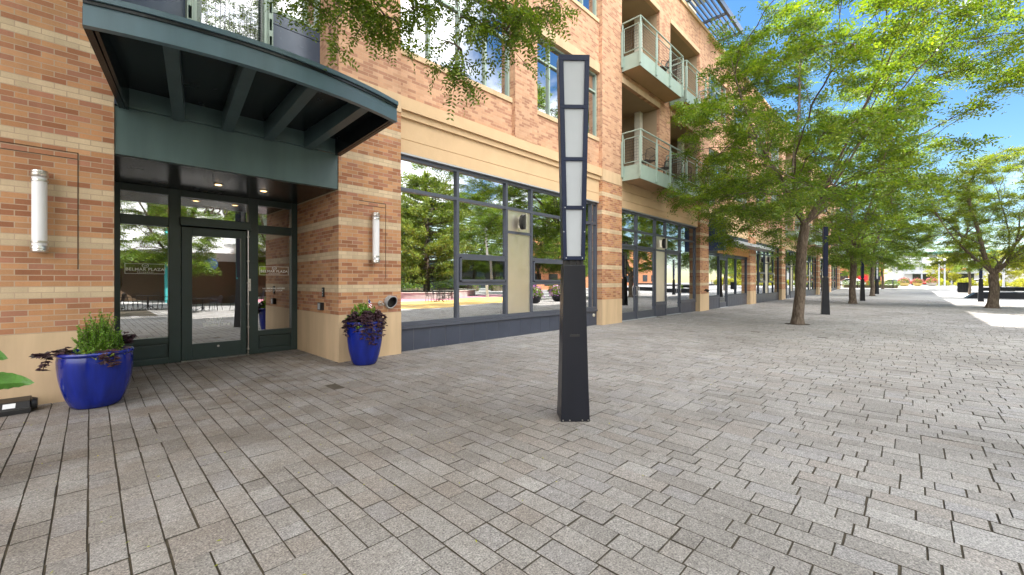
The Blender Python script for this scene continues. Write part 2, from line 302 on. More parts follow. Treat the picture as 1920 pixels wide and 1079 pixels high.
# ------------------------------------------------------------------ mesh helpers
class MB:
    def __init__(s): s.v = []; s.f = []; s.m = []; s.sm = []
    def add(s, vs, fs, mi=0, smooth=False):
        o = len(s.v); s.v += [tuple(x) for x in vs]
        for f in fs: s.f.append(tuple(i + o for i in f)); s.m.append(mi); s.sm.append(smooth)
        return s
    def box(s, x0, x1, y0, y1, z0, z1, mi=0):
        return s.add([(x0, y0, z0), (x1, y0, z0), (x1, y1, z0), (x0, y1, z0), (x0, y0, z1), (x1, y0, z1), (x1, y1, z1), (x0, y1, z1)],
              [(0, 3, 2, 1), (4, 5, 6, 7), (0, 1, 5, 4), (1, 2, 6, 5), (2, 3, 7, 6), (3, 0, 4, 7)], mi)
    def quad(s, a, b, c, d, mi=0): return s.add([a, b, c, d], [(0, 1, 2, 3)], mi)
    def prism(s, poly, z0, z1, mi=0):
        n = len(poly); vs = [(x, y, z0) for x, y in poly] + [(x, y, z1) for x, y in poly]
        fs = [tuple(reversed(range(n))), tuple(range(n, 2 * n))] + [(i, (i + 1) % n, n + (i + 1) % n, n + i) for i in range(n)]
        return s.add(vs, fs, mi)
    def tube(s, pts, rad, n=8, mi=0, cap=True, wob=None):
        pts = [Vector(p) for p in pts]; rings = []; ref = None
        for i, p in enumerate(pts):
            t = (pts[min(i + 1, len(pts) - 1)] - pts[max(i - 1, 0)])
            t = t.normalized() if t.length > 1e-9 else Vector((0, 0, 1))
            if ref is None: ref = Vector((1, 0, 0)) if abs(t.x) < 0.8 else Vector((0, 1, 0))
            a = (ref - t * ref.dot(t)).normalized(); b = t.cross(a); ref = a
            r = rad[i] if isinstance(rad, (list, tuple)) else rad
            ring = []
            for k in range(n):
                q = 2 * PI * k / n; rr = r * (wob(i, k) if wob else 1)
                ring.append(p + a * math.cos(q) * rr + b * math.sin(q) * rr)
            rings.append(ring)
        vs = [x for r in rings for x in r]; fs = []
        for i in range(len(pts) - 1):
            for k in range(n):
                fs.append((i * n + k, i * n + (k + 1) % n, (i + 1) * n + (k + 1) % n, (i + 1) * n + k))
        if cap: fs += [tuple(reversed(range(n))), tuple((len(pts) - 1) * n + k for k in range(n))]
        return s.add(vs, fs, mi, True)
    def lathe(s, prof, cx=0, cy=0, cz=0, n=32, mi=0, wob=None):
        vs = []; fs = []
        for j, (r, z) in enumerate(prof):
            for k in range(n):
                q = 2 * PI * k / n; rr = r * (wob(j, q) if wob else 1)
                vs.append((cx + rr * math.cos(q), cy + rr * math.sin(q), cz + z))
        for j in range(len(prof) - 1):
            for k in range(n): fs.append((j * n + k, j * n + (k + 1) % n, (j + 1) * n + (k + 1) % n, (j + 1) * n + k))
        fs += [tuple(reversed(range(n))), tuple((len(prof) - 1) * n + k for k in range(n))]
        return s.add(vs, fs, mi, True)
    def merge(s, o, mi=None):
        k = len(s.v); s.v += o.v; s.f += [tuple(i + k for i in f) for f in o.f]; s.m += o.m if mi is None else [mi] * len(o.m); s.sm += o.sm
        return s
    def build(s, name, mats, parent=None, loc=None, bevel=0):
        """parent given: vertices are in world space (parent unrotated), stored relative to the thing's base"""
        off = Vector((0, 0, 0))
        if parent is not None: off = base_of(parent)
        elif loc is not None: off = Vector(loc)
        me = bpy.data.meshes.new(name)
        me.from_pydata([(x - off.x, y - off.y, z - off.z) for x, y, z in s.v], [], s.f)
        mats = mats if isinstance(mats, (list, tuple)) else [mats]
        for m in mats: me.materials.append(M[m] if isinstance(m, str) else m)
        me.polygons.foreach_set('material_index', s.m)
        me.polygons.foreach_set('use_smooth', s.sm)
        me.update()
        if any(s.sm): me.set_sharp_from_angle(angle=math.radians(42))
        o = bpy.data.objects.new(name, me); col.objects.link(o)
        if parent is not None: o.parent = parent
        elif loc is not None: o.location = loc
        if bevel:
            b = o.modifiers.new('bevel', 'BEVEL'); b.width = bevel; b.segments = 2; b.limit_method = 'ANGLE'; b.harden_normals = False
        return o
def base_of(o):
    v = Vector((0, 0, 0))
    while o is not None: v += o.location; o = o.parent
    return v
def tag(o, label=None, cat=None, group=None, kind=None):
    if label: o['label'] = label
    if cat: o['category'] = cat
    if group: o['group'] = group
    if kind: o['kind'] = kind
    return o
def thing(name, label, cat, loc=(0, 0, 0), group=None):
    o = bpy.data.objects.new(name, None); o.empty_display_size = 0.2; col.objects.link(o); o.location = loc
    return tag(o, label, cat, group)
def copy_tree(o, loc=None, rz=None, scale=None, label=None, group=None, parent=None):
    c = o.copy(); col.objects.link(c)
    if parent is not None: c.parent = parent
    if loc is not None: c.location = loc
    if rz is not None: c.rotation_euler = (0, 0, rz)
    if scale is not None: c.scale = (scale,) * 3 if isinstance(scale, (int, float)) else scale
    if label: c['label'] = label
    if group: c['group'] = group
    for ch in list(o.children): copy_tree(ch, parent=c)
    return c
def text(name, body, size, x, y, z, mat, parent, align='CENTER', depth=0.002, spacing=1.0, line=1.0):
    cu = bpy.data.curves.new('t', 'FONT'); cu.body = body; cu.size = size; cu.align_x = align; cu.extrude = depth / 2
    cu.space_character = spacing; cu.space_line = line; cu.resolution_u = 3; cu.offset = size * .012
    t = bpy.data.objects.new('t', cu); col.objects.link(t)
    bpy.context.view_layer.update()
    me = bpy.data.meshes.new_from_object(t.evaluated_get(bpy.context.evaluated_depsgraph_get()))
    bpy.data.objects.remove(t)
    off = base_of(parent)
    for v in me.vertices:
        a, b, c = v.co; v.co = (a + x - off.x, -c + y - off.y, b + z - off.z)
    me.materials.clear(); me.materials.append(M[mat])
    o = bpy.data.objects.new(name, me); col.objects.link(o); o.parent = parent
    return o

# ------------------------------------------------------------------ foliage helpers
def quads_obj(name, V, mat, parent=None, loc=None):
    """V: (n,4,3) array of leaf quads, local to the parent"""
    n = len(V); me = bpy.data.meshes.new(name)
    me.vertices.add(n * 4); me.vertices.foreach_set('co', V.reshape(-1).astype(np.float32))
    me.loops.add(n * 4); me.loops.foreach_set('vertex_index', np.arange(n * 4, dtype=np.int32))
    me.polygons.add(n); me.polygons.foreach_set('loop_start', np.arange(0, n * 4, 4, dtype=np.int32))
    me.polygons.foreach_set('loop_total', np.full(n, 4, dtype=np.int32))
    me.update(calc_edges=True); me.validate()
    me.materials.append(M[mat])
    o = bpy.data.objects.new(name, me); col.objects.link(o)
    if parent is not None: o.parent = parent
    if loc is not None: o.location = loc
    return o
def norm(a): return a / np.maximum(np.linalg.norm(a, axis=-1, keepdims=True), 1e-9)
def leaf_quads(P, D, NRM, ln, wd):
    """diamond leaves from base P along D, with blade normal NRM"""
    D = norm(D); S = norm(np.cross(NRM, D)); ln = np.asarray(ln)[:, None]; wd = np.asarray(wd)[:, None]
    return np.stack([P, P + D * ln * 0.45 + S * wd * 0.5, P + D * ln, P + D * ln * 0.5 - S * wd * 0.5], axis=1)
def fronds(P, D, ln, pairs, lw, rg, droop=0.35, lsc=0.30):
    """pinnate leaves: a curved stem carrying pairs of leaflets"""
    n = len(P); D = norm(D); up = np.array([0, 0, 1.0]) + rg.normal(0, .45, (n, 3))
    S = norm(np.cross(D, up)); U = norm(np.cross(S, D)); out = []
    ln = np.asarray(ln)
    for k in range(pairs):
        t = 0.18 + 0.82 * k / max(1, pairs - 1)
        c = P + D * (ln * t)[:, None]; c[:, 2] -= droop * ln * t * t
        dd = D.copy(); dd[:, 2] -= droop * 1.2 * t; dd = norm(dd)
        ll = ln * lsc * (1 - 0.45 * abs(t - 0.45)) * rg.uniform(.8, 1.2, n)
        for sgn in (-1, 1):
            d2 = dd * 0.45 + S * sgn * 0.9 + U * rg.normal(0, .22, (n, 1)) + rg.normal(0, .1, (n, 3))
            nn = U + rg.normal(0, .3, (n, 3))
            out.append(leaf_quads(c, d2, nn, ll, ll * lw))
    return np.concatenate(out, 0)

def grow(seed, trunk, limbs, targets, r0, first=0.16):
    """smooth limbs first, then secondary boughs, then the branchlets that carry leaves; radii follow what each carries"""
    rg = random.Random(seed); P = []; par = []
    def addp(p, pa): P.append(Vector(p)); par.append(pa); return len(P) - 1
    last = -1
    for p in trunk: last = addp(p, last)
    fork = last; hosts = []; ends = []
    for l in limbs:
        pa = fork if l[0] is None else l[0]
        for p in l[1]: pa = addp(p, pa); hosts.append(pa)
        ends.append(pa)
    hosts.append(fork)
    def tangent(i): return (P[i] - P[par[i]]).normalized() if par[i] >= 0 else Vector((0, 0, 1))
    def attach(t, hs):
        best = None; bd = 1e9; f = P[fork]; tr = (t - f).length
        for i in hs:
            v = t - P[i]; dl = v.length
            if dl < 1e-4: continue
            cst = dl * (1 + 1.1 * (1 - tangent(i).dot(v / dl))) + (1.5 if (P[i] - f).length > tr else 0)
            if cst < bd: bd = cst; best = i
        a = P[best]; dl = (t - a).length; m = max(2, int(dl / 0.4)); pd = tangent(best)
        c1 = a + (pd * .45 + (t - a).normalized() * .55).normalized() * dl * .45 + Vector((0, 0, .06 * dl)); k = best; new = []
        for j in range(1, m + 1):
            q_ = j / m; q = a * (1 - q_) ** 2 + c1 * 2 * q_ * (1 - q_) + t * q_ * q_
            if j < m: q += Vector((rg.gauss(0, 1), rg.gauss(0, 1), rg.gauss(0, 1))) * .022
            k = addp(q, k); new.append(k)
        ends.append(k); return new
    tg = [Vector(t) for t in targets]; rg.shuffle(tg); n1 = int(len(tg) * first); n2 = int(len(tg) * .5)
    for lo, hi in ((0, n1), (n1, n2), (n2, len(tg))):
        add = []
        for t in tg[lo:hi]: add += attach(t, hosts)
        hosts += add
    cnt = [0] * len(P)
    for e in ends:
        while e >= 0: cnt[e] += 1; e = par[e]
    tot = max(cnt); R = [max(0.0065, r0 * (max(c, 1) / tot) ** 0.56) for c in cnt]
    for i in range(len(trunk)): R[i] = r0 * (1.0 - .10 * i / len(trunk))
    return P, par, R, ends
def branch_mesh(P, par, R, ntrunk, flare=1.45, seed=0, minr=0.0):
    mb = MB(); rg = random.Random(seed); ch = {}
    for i, p in enumerate(par): ch.setdefault(p, []).append(i)
    wobs = {}
    def wob(i, k):
        if (k) not in wobs: wobs[k] = rg.uniform(.90, 1.10)
        return wobs[k] * rg.uniform(.97, 1.03)
    pts = [P[i] for i in range(ntrunk)]; rad = [R[i] for i in range(ntrunk)]
    rad[0] *= flare; 
    if ntrunk > 2: rad[1] *= 1 + (flare - 1) * 0.25
    mb.tube(pts, rad, 16, 0, True, wob)
    for s in range(len(P)):
        cs = [c for c in ch.get(s, []) if c >= ntrunk]
        if not cs: continue
        big = max(cs, key=lambda c: R[c])
        for c in cs:
            if s >= ntrunk and c == big: continue          # continues a chain started further down
            pl = [P[s], P[c]]; rl = [min(R[s], R[c] * 1.25), R[c]]; k = c
            while True:
                nx = [x for x in ch.get(k, []) if x >= ntrunk]
                if not nx: break
                k = max(nx, key=lambda x: R[x]); pl.append(P[k]); rl.append(R[k])
            n = 10 if rl[1] > 0.05 else (6 if rl[1] > 0.02 else 4)
            mb.tube(pl, rl, n, 0, False)
    return mb

def make_tree(name, label, cat, seed, height, fork, radius, cz0, r0, lean, nt, per, loc, leafmat, group=None, limb_dirs=None, trunkbend=0.15, frond=(.20, 4), low=None, oblate=1.0, keep=None, lsc=.40):
    """honey locust: trunk, rising limbs, flat layered sprays of pinnate leaves"""
    rg = np.random.default_rng(seed); rr = random.Random(seed)
    t = thing(name, label, cat, loc, group)
    tr = [(0, 0, -0.05), (rr.uniform(-.02, .02), rr.uniform(-.02, .02), 0.25)]
    for i in range(1, 5):
        s = i / 4; tr.append((lean[0] * s * 0.18 + rr.uniform(-1, 1) * trunkbend * 0.3, lean[1] * s * 0.18 + rr.uniform(-1, 1) * trunkbend * 0.3, 0.25 + (fork - 0.25) * s))
    top = Vector(tr[-1]); limbs = []
    limb_dirs = limb_dirs or [(rr.uniform(0, 1) + 2 * PI * k / 4, rr.uniform(.25, .75)) for k in range(4)]
    for a, tilt in limb_dirs:
        ln = (height - fork) * rr.uniform(.62, .80); pl = []; ph = rr.uniform(0, 6)
        for j in range(1, 10):
            s = j / 9; o = tilt * ln * (s ** .9); wv = .10 * ln * .25 * math.sin(s * 5 + ph)
            pl.append((top.x + lean[0] * .5 * s * s + math.cos(a) * o - math.sin(a) * wv, top.y + lean[1] * .5 * s * s + math.sin(a) * o + math.cos(a) * wv, top.z + ln * s * (1.02 - 0.25 * tilt)))
        limbs.append((None, pl))
    T = []; tries = 0
    while len(T) < nt and tries < 20000:
        tries += 1
        z = rr.uniform(0, 1); a = rr.uniform(0, 2 * PI)
        # width of the crown against height: broad low down, domed top, ragged
        prof = (0.62 + 0.9 * z) if z < 0.32 else (0.92 * math.sqrt(max(0, 1 - ((z - 0.32) / 0.70) ** 2)) + 0.06)
        prof *= 1 + 0.20 * math.sin(a * 3 + seed) + 0.12 * math.sin(a * 5 + z * 9 + seed * 2)
        r = radius * prof * math.sqrt(rr.uniform(0.10, 1))
        p = Vector((lean[0] * (0.3 + 0.7 * z) + r * math.cos(a), lean[1] * (0.3 + 0.7 * z) + r * math.sin(a) * oblate, cz0 + (height - cz0) * z))
        if low and p.z < low(p): continue
        if keep and not keep(Vector(loc) + p): continue
        if all((p - q).length > 0.60 * min(1, radius / 5.5) for q in T): T.append(p)
    P, par, R, ends = grow(seed, tr, limbs, T, r0)
    mb = branch_mesh(P, par, R, len(tr), seed=seed)
    FP = []; FD = []
    for e in ends:
        c = P[e]; d = (P[e] - P[par[e]]).normalized(); back = P[par[e]]
        cr = rr.uniform(.45, .9) * min(1, radius / 5.5)
        for k in range(per):
            a = rr.uniform(0, 2 * PI); tl = cr * math.sqrt(rr.uniform(.15, 1))
            td = Vector((math.cos(a), math.sin(a), rr.gauss(0.02, .30))) + d * 0.6; td.normalize()
            s0 = back.lerp(c, rr.uniform(0.2, 1)); e0 = s0 + td * tl; e0.z -= 0.10 * tl
            mb.tube([s0, s0.lerp(e0, .5) + Vector((0, 0, .03)), e0], [.006, .0045, .003], 3, 0, False)
            nf = max(4, int(tl * 11))
            for q in range(nf):
                u = (q + 0.6) / nf; pp = s0.lerp(e0, u)
                sd = 1 if q % 2 else -1
                side = Vector((-td.y, td.x, 0)) * sd
                fd = td * 0.55 + side * 0.8 + Vector((rr.gauss(0, .25), rr.gauss(0, .25), rr.gauss(.05, .28)))
                FP.append(pp); FD.append(fd)
    FP = np.array([tuple(x) for x in FP]); FD = np.array([tuple(x) for x in FD])
    V = fronds(FP, FD, rg.uniform(.75, 1.2, len(FP)) * frond[0], frond[1], 0.46, rg, 0.35, lsc)
    for v in mb.v: pass
    tk = mb.build('trunk', 'bark'); tk.parent = t
    quads_obj('crown', V, leafmat, t)
    return t

# ================================================================== THE SETTING: ground
def struct(o): o['kind'] = 'structure'; return o
# ground sheet
g = MB(); g.box(-150, 500, -260, 260, -0.6, -0.045); struct(g.build('ground', 'ground'))
b = MB(); b.box(-9, 45, -10, 9.62, -0.044, -0.0075); struct(b.build('paving_bed', 'bed'))
def paving():
    rg = random.Random(7); V = []; F = []; E = []
    P = 0.1525; gap = 0.0020; rgap = 0.0018; ch = 0.0042; dr = 0.006
    def stone(x0, x1, y0, y1):
        h = rg.gauss(0, .0009); tx = rg.gauss(0, .0032); ty = rg.gauss(0, .0032)
        jx = rg.gauss(0, .0013); jy = rg.gauss(0, .0014)
        x0 += rgap + jx + abs(rg.gauss(0, .0012)); x1 -= rgap - jx; y0 += gap + jy + abs(rg.gauss(0, .0008)); y1 -= gap - jy
        cx = (x0 + x1) / 2; cy = (y0 + y1) / 2
        z = lambda x, y: h + (x - cx) * tx * 2 + (y - cy) * ty * 2
        o = len(V)
        for x, y in ((x0, y0), (x1, y0), (x1, y1), (x0, y1)): V.append((x, y, z(x, y) - dr - 0.004))
        for x, y in ((x0 + ch * .55, y0 + ch * .55), (x1 - ch * .55, y0 + ch * .55), (x1 - ch * .55, y1 - ch * .55), (x0 + ch * .55, y1 - ch * .55)): V.append((x, y, z(x, y) - 0.0022))
        for x, y in ((x0 + ch, y0 + ch), (x1 - ch, y0 + ch), (x1 - ch, y1 - ch), (x0 + ch, y1 - ch)): V.append((x, y, z(x, y)))
        F.append((o + 8, o + 9, o + 10, o + 11))
        for k in range(4):
            E.append(len(F)); F.append((o + k, o + (k + 1) % 4, o + 4 + (k + 1) % 4, o + 4 + k))
            F.append((o + 4 + k, o + 4 + (k + 1) % 4, o + 8 + (k + 1) % 4, o + 8 + k))
    x = -5.5; LN = [.153, .2, .229, .229, .26, .305, .305, .34, .381]
    while x < 44.6:
        ymin = -9.4 if x > 2 else -4.0
        ymax = 9.6 if x < 4 else 7.75
        y = ymin - rg.uniform(0, .6)
        while y < ymax:
            if rg.random() < .22:
                L = rg.choice([.305, .305, .305, .381]); stone(x, x + 2 * P, y, min(y + L, 9.6)); y += L; continue
            L = rg.uniform(.5, 1.3)
            for r in (0, 1):
                s = y
                while s < y + L - 1e-6:
                    k = rg.choice(LN)
                    if y + L - (s + k) < .11: k = y + L - s
                    if k > .42: k *= 0.5
                    if rg.random() > .0012: stone(x + r * P, x + (r + 1) * P, s, s + k)
                    s += k
            y += L
        x += 2 * P
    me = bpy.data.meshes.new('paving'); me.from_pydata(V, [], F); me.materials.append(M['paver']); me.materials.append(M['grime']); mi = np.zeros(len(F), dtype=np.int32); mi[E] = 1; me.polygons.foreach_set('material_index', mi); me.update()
    o = bpy.data.objects.new('paving', me); col.objects.link(o); return struct(o)
paving()
# far promenade, rising gently to the street, and the sunny plaza to the right
m = MB(); prof = [(45, 0), (60, .0), (68, .2), (76, .47), (90, .5), (128, .5)]
for (xa, za), (xb, zb) in zip(prof, prof[1:]): m.quad((xa, -13, za - .006), (xb, -13, zb - .006), (xb, 30, zb - .006), (xa, 30, za - .006))
m.quad((45, -13, -.006), (45, 30, -.006), (45, 30, -.3), (45, -13, -.3))
struct(m.build('promenade', 'farpaver'))
m = MB(); m.box(-60, 45, -60, -10.004, -0.04, -0.004); m.box(45.004, 128, -60, -13.004, -0.04, -0.004); struct(m.build('plaza', 'farpaver'))
m = MB(); m.box(128.01, 150, -60, 60, 0.2, .44); struct(m.build('street', 'asphalt'))
m = MB(); m.prism([(10.5, -4.6), (13, -3.7), (17, -3.9), (23, -4.6), (25.5, -6.5), (25, -10.5), (18, -11.3), (11, -10.5)], -0.02, .002); struct(m.build('yellow_paved_court', 'yellow'))
m = MB(); m.prism([(8, -11.8), (18, -11.5), (26, -11.2), (30, -15), (22, -18.5), (9, -18)], -0.02, .002); struct(m.build('pink_paved_court', 'pink'))

# ================================================================== THE APARTMENT BUILDING
YF = 7.35            # front face of the brick piers
YW = 7.47            # face of the walls between piers
YG = 7.60            # glass line
PITCH = 8.70
PX = [(3.10, 4.35)] + [(3.725 + PITCH * k - .66, 3.725 + PITCH * k + .66) for k in range(1, 9)]
PX[1] = (11.82, 13.10); PX[2] = (20.55, 21.75)
ROOF = 13.86
bld = thing('apartment_building', 'four storey red and tan brick apartment building with shopfronts, green balconies and dark metal entrance', 'building', (3.7, YF, 0))

def wall(name, mat, x0, x1, z0, z1, y, depth, openings, parent=None, yb=None):
    """one wall sheet with reveals round its openings; openings are (x0, x1, z0, z1)"""
    xs = sorted({x0, x1} | {max(x0, min(x1, v)) for o in openings for v in o[:2]}); zs = sorted({z0, z1} | {max(z0, min(z1, v)) for o in openings for v in o[2:]})
    m = MB()
    for i in range(len(xs) - 1):
        for j in range(len(zs) - 1):
            cx = (xs[i] + xs[i + 1]) / 2; cz = (zs[j] + zs[j + 1]) / 2
            if any(o[0] < cx < o[1] and o[2] < cz < o[3] for o in openings): continue
            m.quad((xs[i], y, zs[j]), (xs[i + 1], y, zs[j]), (xs[i + 1], y, zs[j + 1]), (xs[i], y, zs[j + 1]))
    for a, b, c, d in openings:
        a = max(a, x0); b = min(b, x1); c = max(c, z0); d = min(d, z1)
        m.quad((a, y, c), (a, y, d), (a, y + depth, d), (a, y + depth, c)); m.quad((b, y, c), (b, y + depth, c), (b, y + depth, d), (b, y, d))
        if c > z0: m.quad((a, y, c), (a, y + depth, c), (b, y + depth, c), (b, y, c))
        if d < z1: m.quad((a, y, d), (b, y, d), (b, y + depth, d), (a, y + depth, d))
    m.quad((x0, y, z1), (x1, y, z1), (x1, y + .25, z1), (x0, y + .25, z1))
    return m.build(name, mat, parent or bld)

def pane_mesh(cells, y, rg=random.Random(3)):
    """glass rectangles (x0, x1, z0, z1), each a hair out of true so that reflections break from pane to pane"""
    m = MB()
    for x0, x1, z0, z1 in cells:
        a = rg.gauss(0, .0013) * (x1 - x0); b = rg.gauss(0, .0013) * (z1 - z0)
        m.quad((x0, y - a - b, z0), (x1, y + a - b, z0), (x1, y + a + b, z1), (x0, y - a + b, z1))
    return m
def grid_frame(m, xs, zs, y0, y1, w, mi=0, skip=()):
    """mullions at xs and rails at zs, butted: verticals run through, rails sit 2 mm back"""
    for x in xs: m.box(x - w / 2, x + w / 2, y0, y1, zs[0], zs[-1], mi)
    for z in zs:
        for a, b in zip(xs, xs[1:]):
            if (a, z) in skip: continue
            m.box(a + w / 2, b - w / 2, y0 + .003, y1 - .003, z - w / 2, z + w / 2, mi)

# ---- piers, each with its stone foot
def pier(x0, x1, zt, up=True):
    m = MB(); m.box(x0, x1, YF, YG + .35, .84, 4.80)
    p = m.build('pier', 'brick', bld)
    s = MB(); s.box(x0 - .004, x1 + .004, YF - .006, YG + .34, -.12, .838); s.build('stone_base', 'stone', p)
    if up:
        u = MB(); u.box(x0, x1, YF, YG + .35, 5.19, zt); u.build('upper_shaft', 'brick_up', p)
        c = MB(); c.box(x0 - .001, x1 + .001, YF - .012, YG + .34, 4.802, 5.188); c.build('stone_band', 'stone', p)
    return p
# entrance piers: the left one runs on to the left as a wall, the right one is deep
m = MB(); m.box(-14, .215, YF, 9.9, .84, 4.80); lp = m.build('pier', 'brick', bld)
m = MB(); m.box(-14, .219, YF - .006, 9.89, -.12, .838); m.build('stone_base', 'stone', lp)
m = MB(); m.box(-14, .215, YF, 9.9, 4.80, ROOF); m.build('upper_shaft', 'brick', lp)
m = MB(); m.box(3.10, 4.35, YF, 9.9, .84, 4.83); rp = m.build('pier', 'brick', bld)
m = MB(); m.box(3.096, 4.354, YF - .006, 9.89, -.12, .838); m.box(3.0955, 3.10, 7.55, 7.556, 0, .83); m.build('stone_base', 'stone', rp)
m = MB(); m.box(3.10, 4.35, YF, 9.9, 5.19, ROOF); m.build('upper_shaft', 'brick_up', rp)
m = MB(); m.box(3.098, 4.352, YF - .014, 9.88, 4.832, 5.188); m.build('stone_band', 'stone', rp)
for x0, x1 in PX[1:]: pier(x0, x1, ROOF)
# incised reveals in the brickwork round the wall lamps
for xa, xb, zt, zb in ((-.83, -.10, 3.02, 1.60), (3.48, 4.02, 2.95, 1.50)):
    m = MB()
    m.box(xa, xb, YF - .004, YF + .002, zt, zt + .010); m.box(xa, xb - .01, YF - .004, YF + .002, zt - .075, zt - .066)
    m.box(xb - .010, xb, YF - .004, YF + .002, zb, zt - .001)
    if xa < 0: m.box(xa, xa + .006, YF - .004, YF + .002, zb, zt - .08)
    m.build('recessed_joint', 'groove', bld)

# ---- upper walls
def win_frame(x0, x1, z0, z1, cols, rails, y=YG, w=.055, pane='upglass', mat='sage', blind=0.0):
    m = MB(); xs = [x0 + w / 2] + [x0 + (x1 - x0) * c for c in cols] + [x1 - w / 2]; zs = [z0 + w / 2] + rails + [z1 - w / 2]
    grid_frame(m, xs, zs, y - .05, y + .05, w)
    f = m.build('window', mat, bld)
    pane_mesh([(a, b, c, d) for a, b in zip(xs, xs[1:]) for c, d in zip(zs, zs[1:])], y + .01, random.Random(int(x0 * 7 + z0 * 3))).build('pane', pane, f)
    bk = MB(); bk.quad((x0, y + .5, z0), (x1, y + .5, z0), (x1, y + .5, z1), (x0, y + .5, z1)); bk.build('blind', 'blind', f)
    return f
LV = [(6.20, 8.36), (10.14, 12.30)]
def window_bay(x0, x1):
    s = (x1 - x0) / 7.45
    A = (x0 + .02, x0 + 3.30 * s); Bx = (x0 + 4.20 * s, x1 - .03)
    ops = [(a, b, z0, z1) for (a, b) in (A, Bx) for z0, z1 in LV]
    wall('brick_wall', 'brick_up', x0, x1, 5.20, ROOF, YW, .2, ops)
    m = MB(); m.box(A[1] + .012, Bx[0] - .012, YF + .01, YW + .05, 5.19, ROOF - .01); m.build('pilaster', 'brick_up', bld)
    for (a, b) in (A, Bx):
        for z0, z1 in LV:
            wide = b - a
            n = [.24, .49, .745] if a < Bx[0] else [.23, .49, .75]
            win_frame(a + .004, b - .004, z0 + .004, z1 - .004, n, [z0 + .715 * (z1 - z0)])
            sl = MB(); sl.box(a + .003, b - .003, YW - .035, YW + .14, z0 - .115, z0 + .004); sl.build('window_sill', 'stone', bld)
            if (a, b) == Bx:
                ln = MB(); ln.box(a - .0, b, YW - .05, YW + .12, z1 + .003, z1 + .30); ln.build('lintel', 'stone', bld)
def belt(x0, x1):
    """tan band over the shopfront: fascia with a joint, moulding and sloped top"""
    m = MB(); m.box(x0, x1, YW, YW + .2, 4.095, 4.36); m.box(x0, x1, YW + .0, YW + .2, 4.375, 4.80)
    m.box(x0, x1, YW + .012, YW + .2, 4.36, 4.375)
    m.box(x0, x1, YW - .05, YW + .19, 4.80, 4.935); m.box(x0, x1, YW - .105, YW + .18, 4.935, 5.195)
    return m.build('cornice', 'stucco', bld)
def rail_panel(m, a, b, z0, z1, n, mi=0):
    """woven wire infill between two points"""
    a = Vector(a); b = Vector(b); d = b - a
    for k in range(n + 1):
        p = a + d * (k / n); m.tube([(p.x, p.y, z0), (p.x, p.y, z1)], .0035, 4, mi, False)
    nz = max(3, int((z1 - z0) / .09))
    for k in range(nz + 1):
        z = z0 + (z1 - z0) * k / nz; m.tube([(a.x, a.y, z), (b.x, b.y, z)], .0035, 4, mi, False)
def balcony(x0, x1, zb, dep=.69):
    """zb: underside; sage fascia, tan soffit, post and wire railing"""
    y = YF - dep; zf = zb + .44
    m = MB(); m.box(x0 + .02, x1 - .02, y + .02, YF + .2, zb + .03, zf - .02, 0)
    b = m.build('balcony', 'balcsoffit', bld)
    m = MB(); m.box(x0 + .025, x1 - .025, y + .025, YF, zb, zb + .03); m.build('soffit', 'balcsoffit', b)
    m = MB(); m.box(x0, x1, y, y + .02, zb - .02, zf + .05); m.box(x0, x0 + .02, y + .02, YF - .002, zb - .02, zf + .05); m.box(x1 - .02, x1, y + .02, YF - .002, zb - .02, zf + .05)
    m.build('fascia', 'sage', b, bevel=.004)
    m = MB(); zr = zb + 1.64; yo = y - .035
    posts = [(x0 - .03, YF - .05), (x0 - .03, yo), (x0 + (x1 - x0) * .34, yo), (x0 + (x1 - x0) * .67, yo), (x1 + .03, yo), (x1 + .03, YF - .05)]
    for px, pyy in posts:
        zl = zb + (.04 if pyy < YF - .2 else .1)
        m.box(px - .03, px + .03, pyy - .012, pyy + .012, zl, zr - .04); m.box(px - .055, px - .043, pyy - .03, pyy + .03, zl, zr - .3)
    T = [(x0 - .03, YF - .03, zr), (x0 - .03, yo, zr), (x1 + .03, yo, zr), (x1 + .03, YF - .03, zr)]
    for a, c in zip(T, T[1:]): m.tube([a, c], .026, 8)
    for a, c in zip(posts, posts[1:]):
        av = Vector((*a, 0)); cv = Vector((*c, 0)); d = (cv - av).normalized() * .06
        for z in (zb + .58, zr - .22): m.tube([(a[0] + d.x, a[1] + d.y, z), (c[0] - d.x, c[1] - d.y, z)], .016, 6)
        for q in (av + d, cv - d): m.tube([(q.x, q.y, zb + .58), (q.x, q.y, zr - .22)], .014, 6)
    m.build('railing', 'sage', b)
    m = MB()
    for a, c in zip(posts, posts[1:]):
        av = Vector((*a, 0)); cv = Vector((*c, 0)); d = (cv - av).normalized() * .07
        rail_panel(m, av + d, cv - d, zb + .60, zr - .24, max(5, int((cv - av).length / .10)))
    m.build('wire_mesh', 'blackplastic', b)
    return b
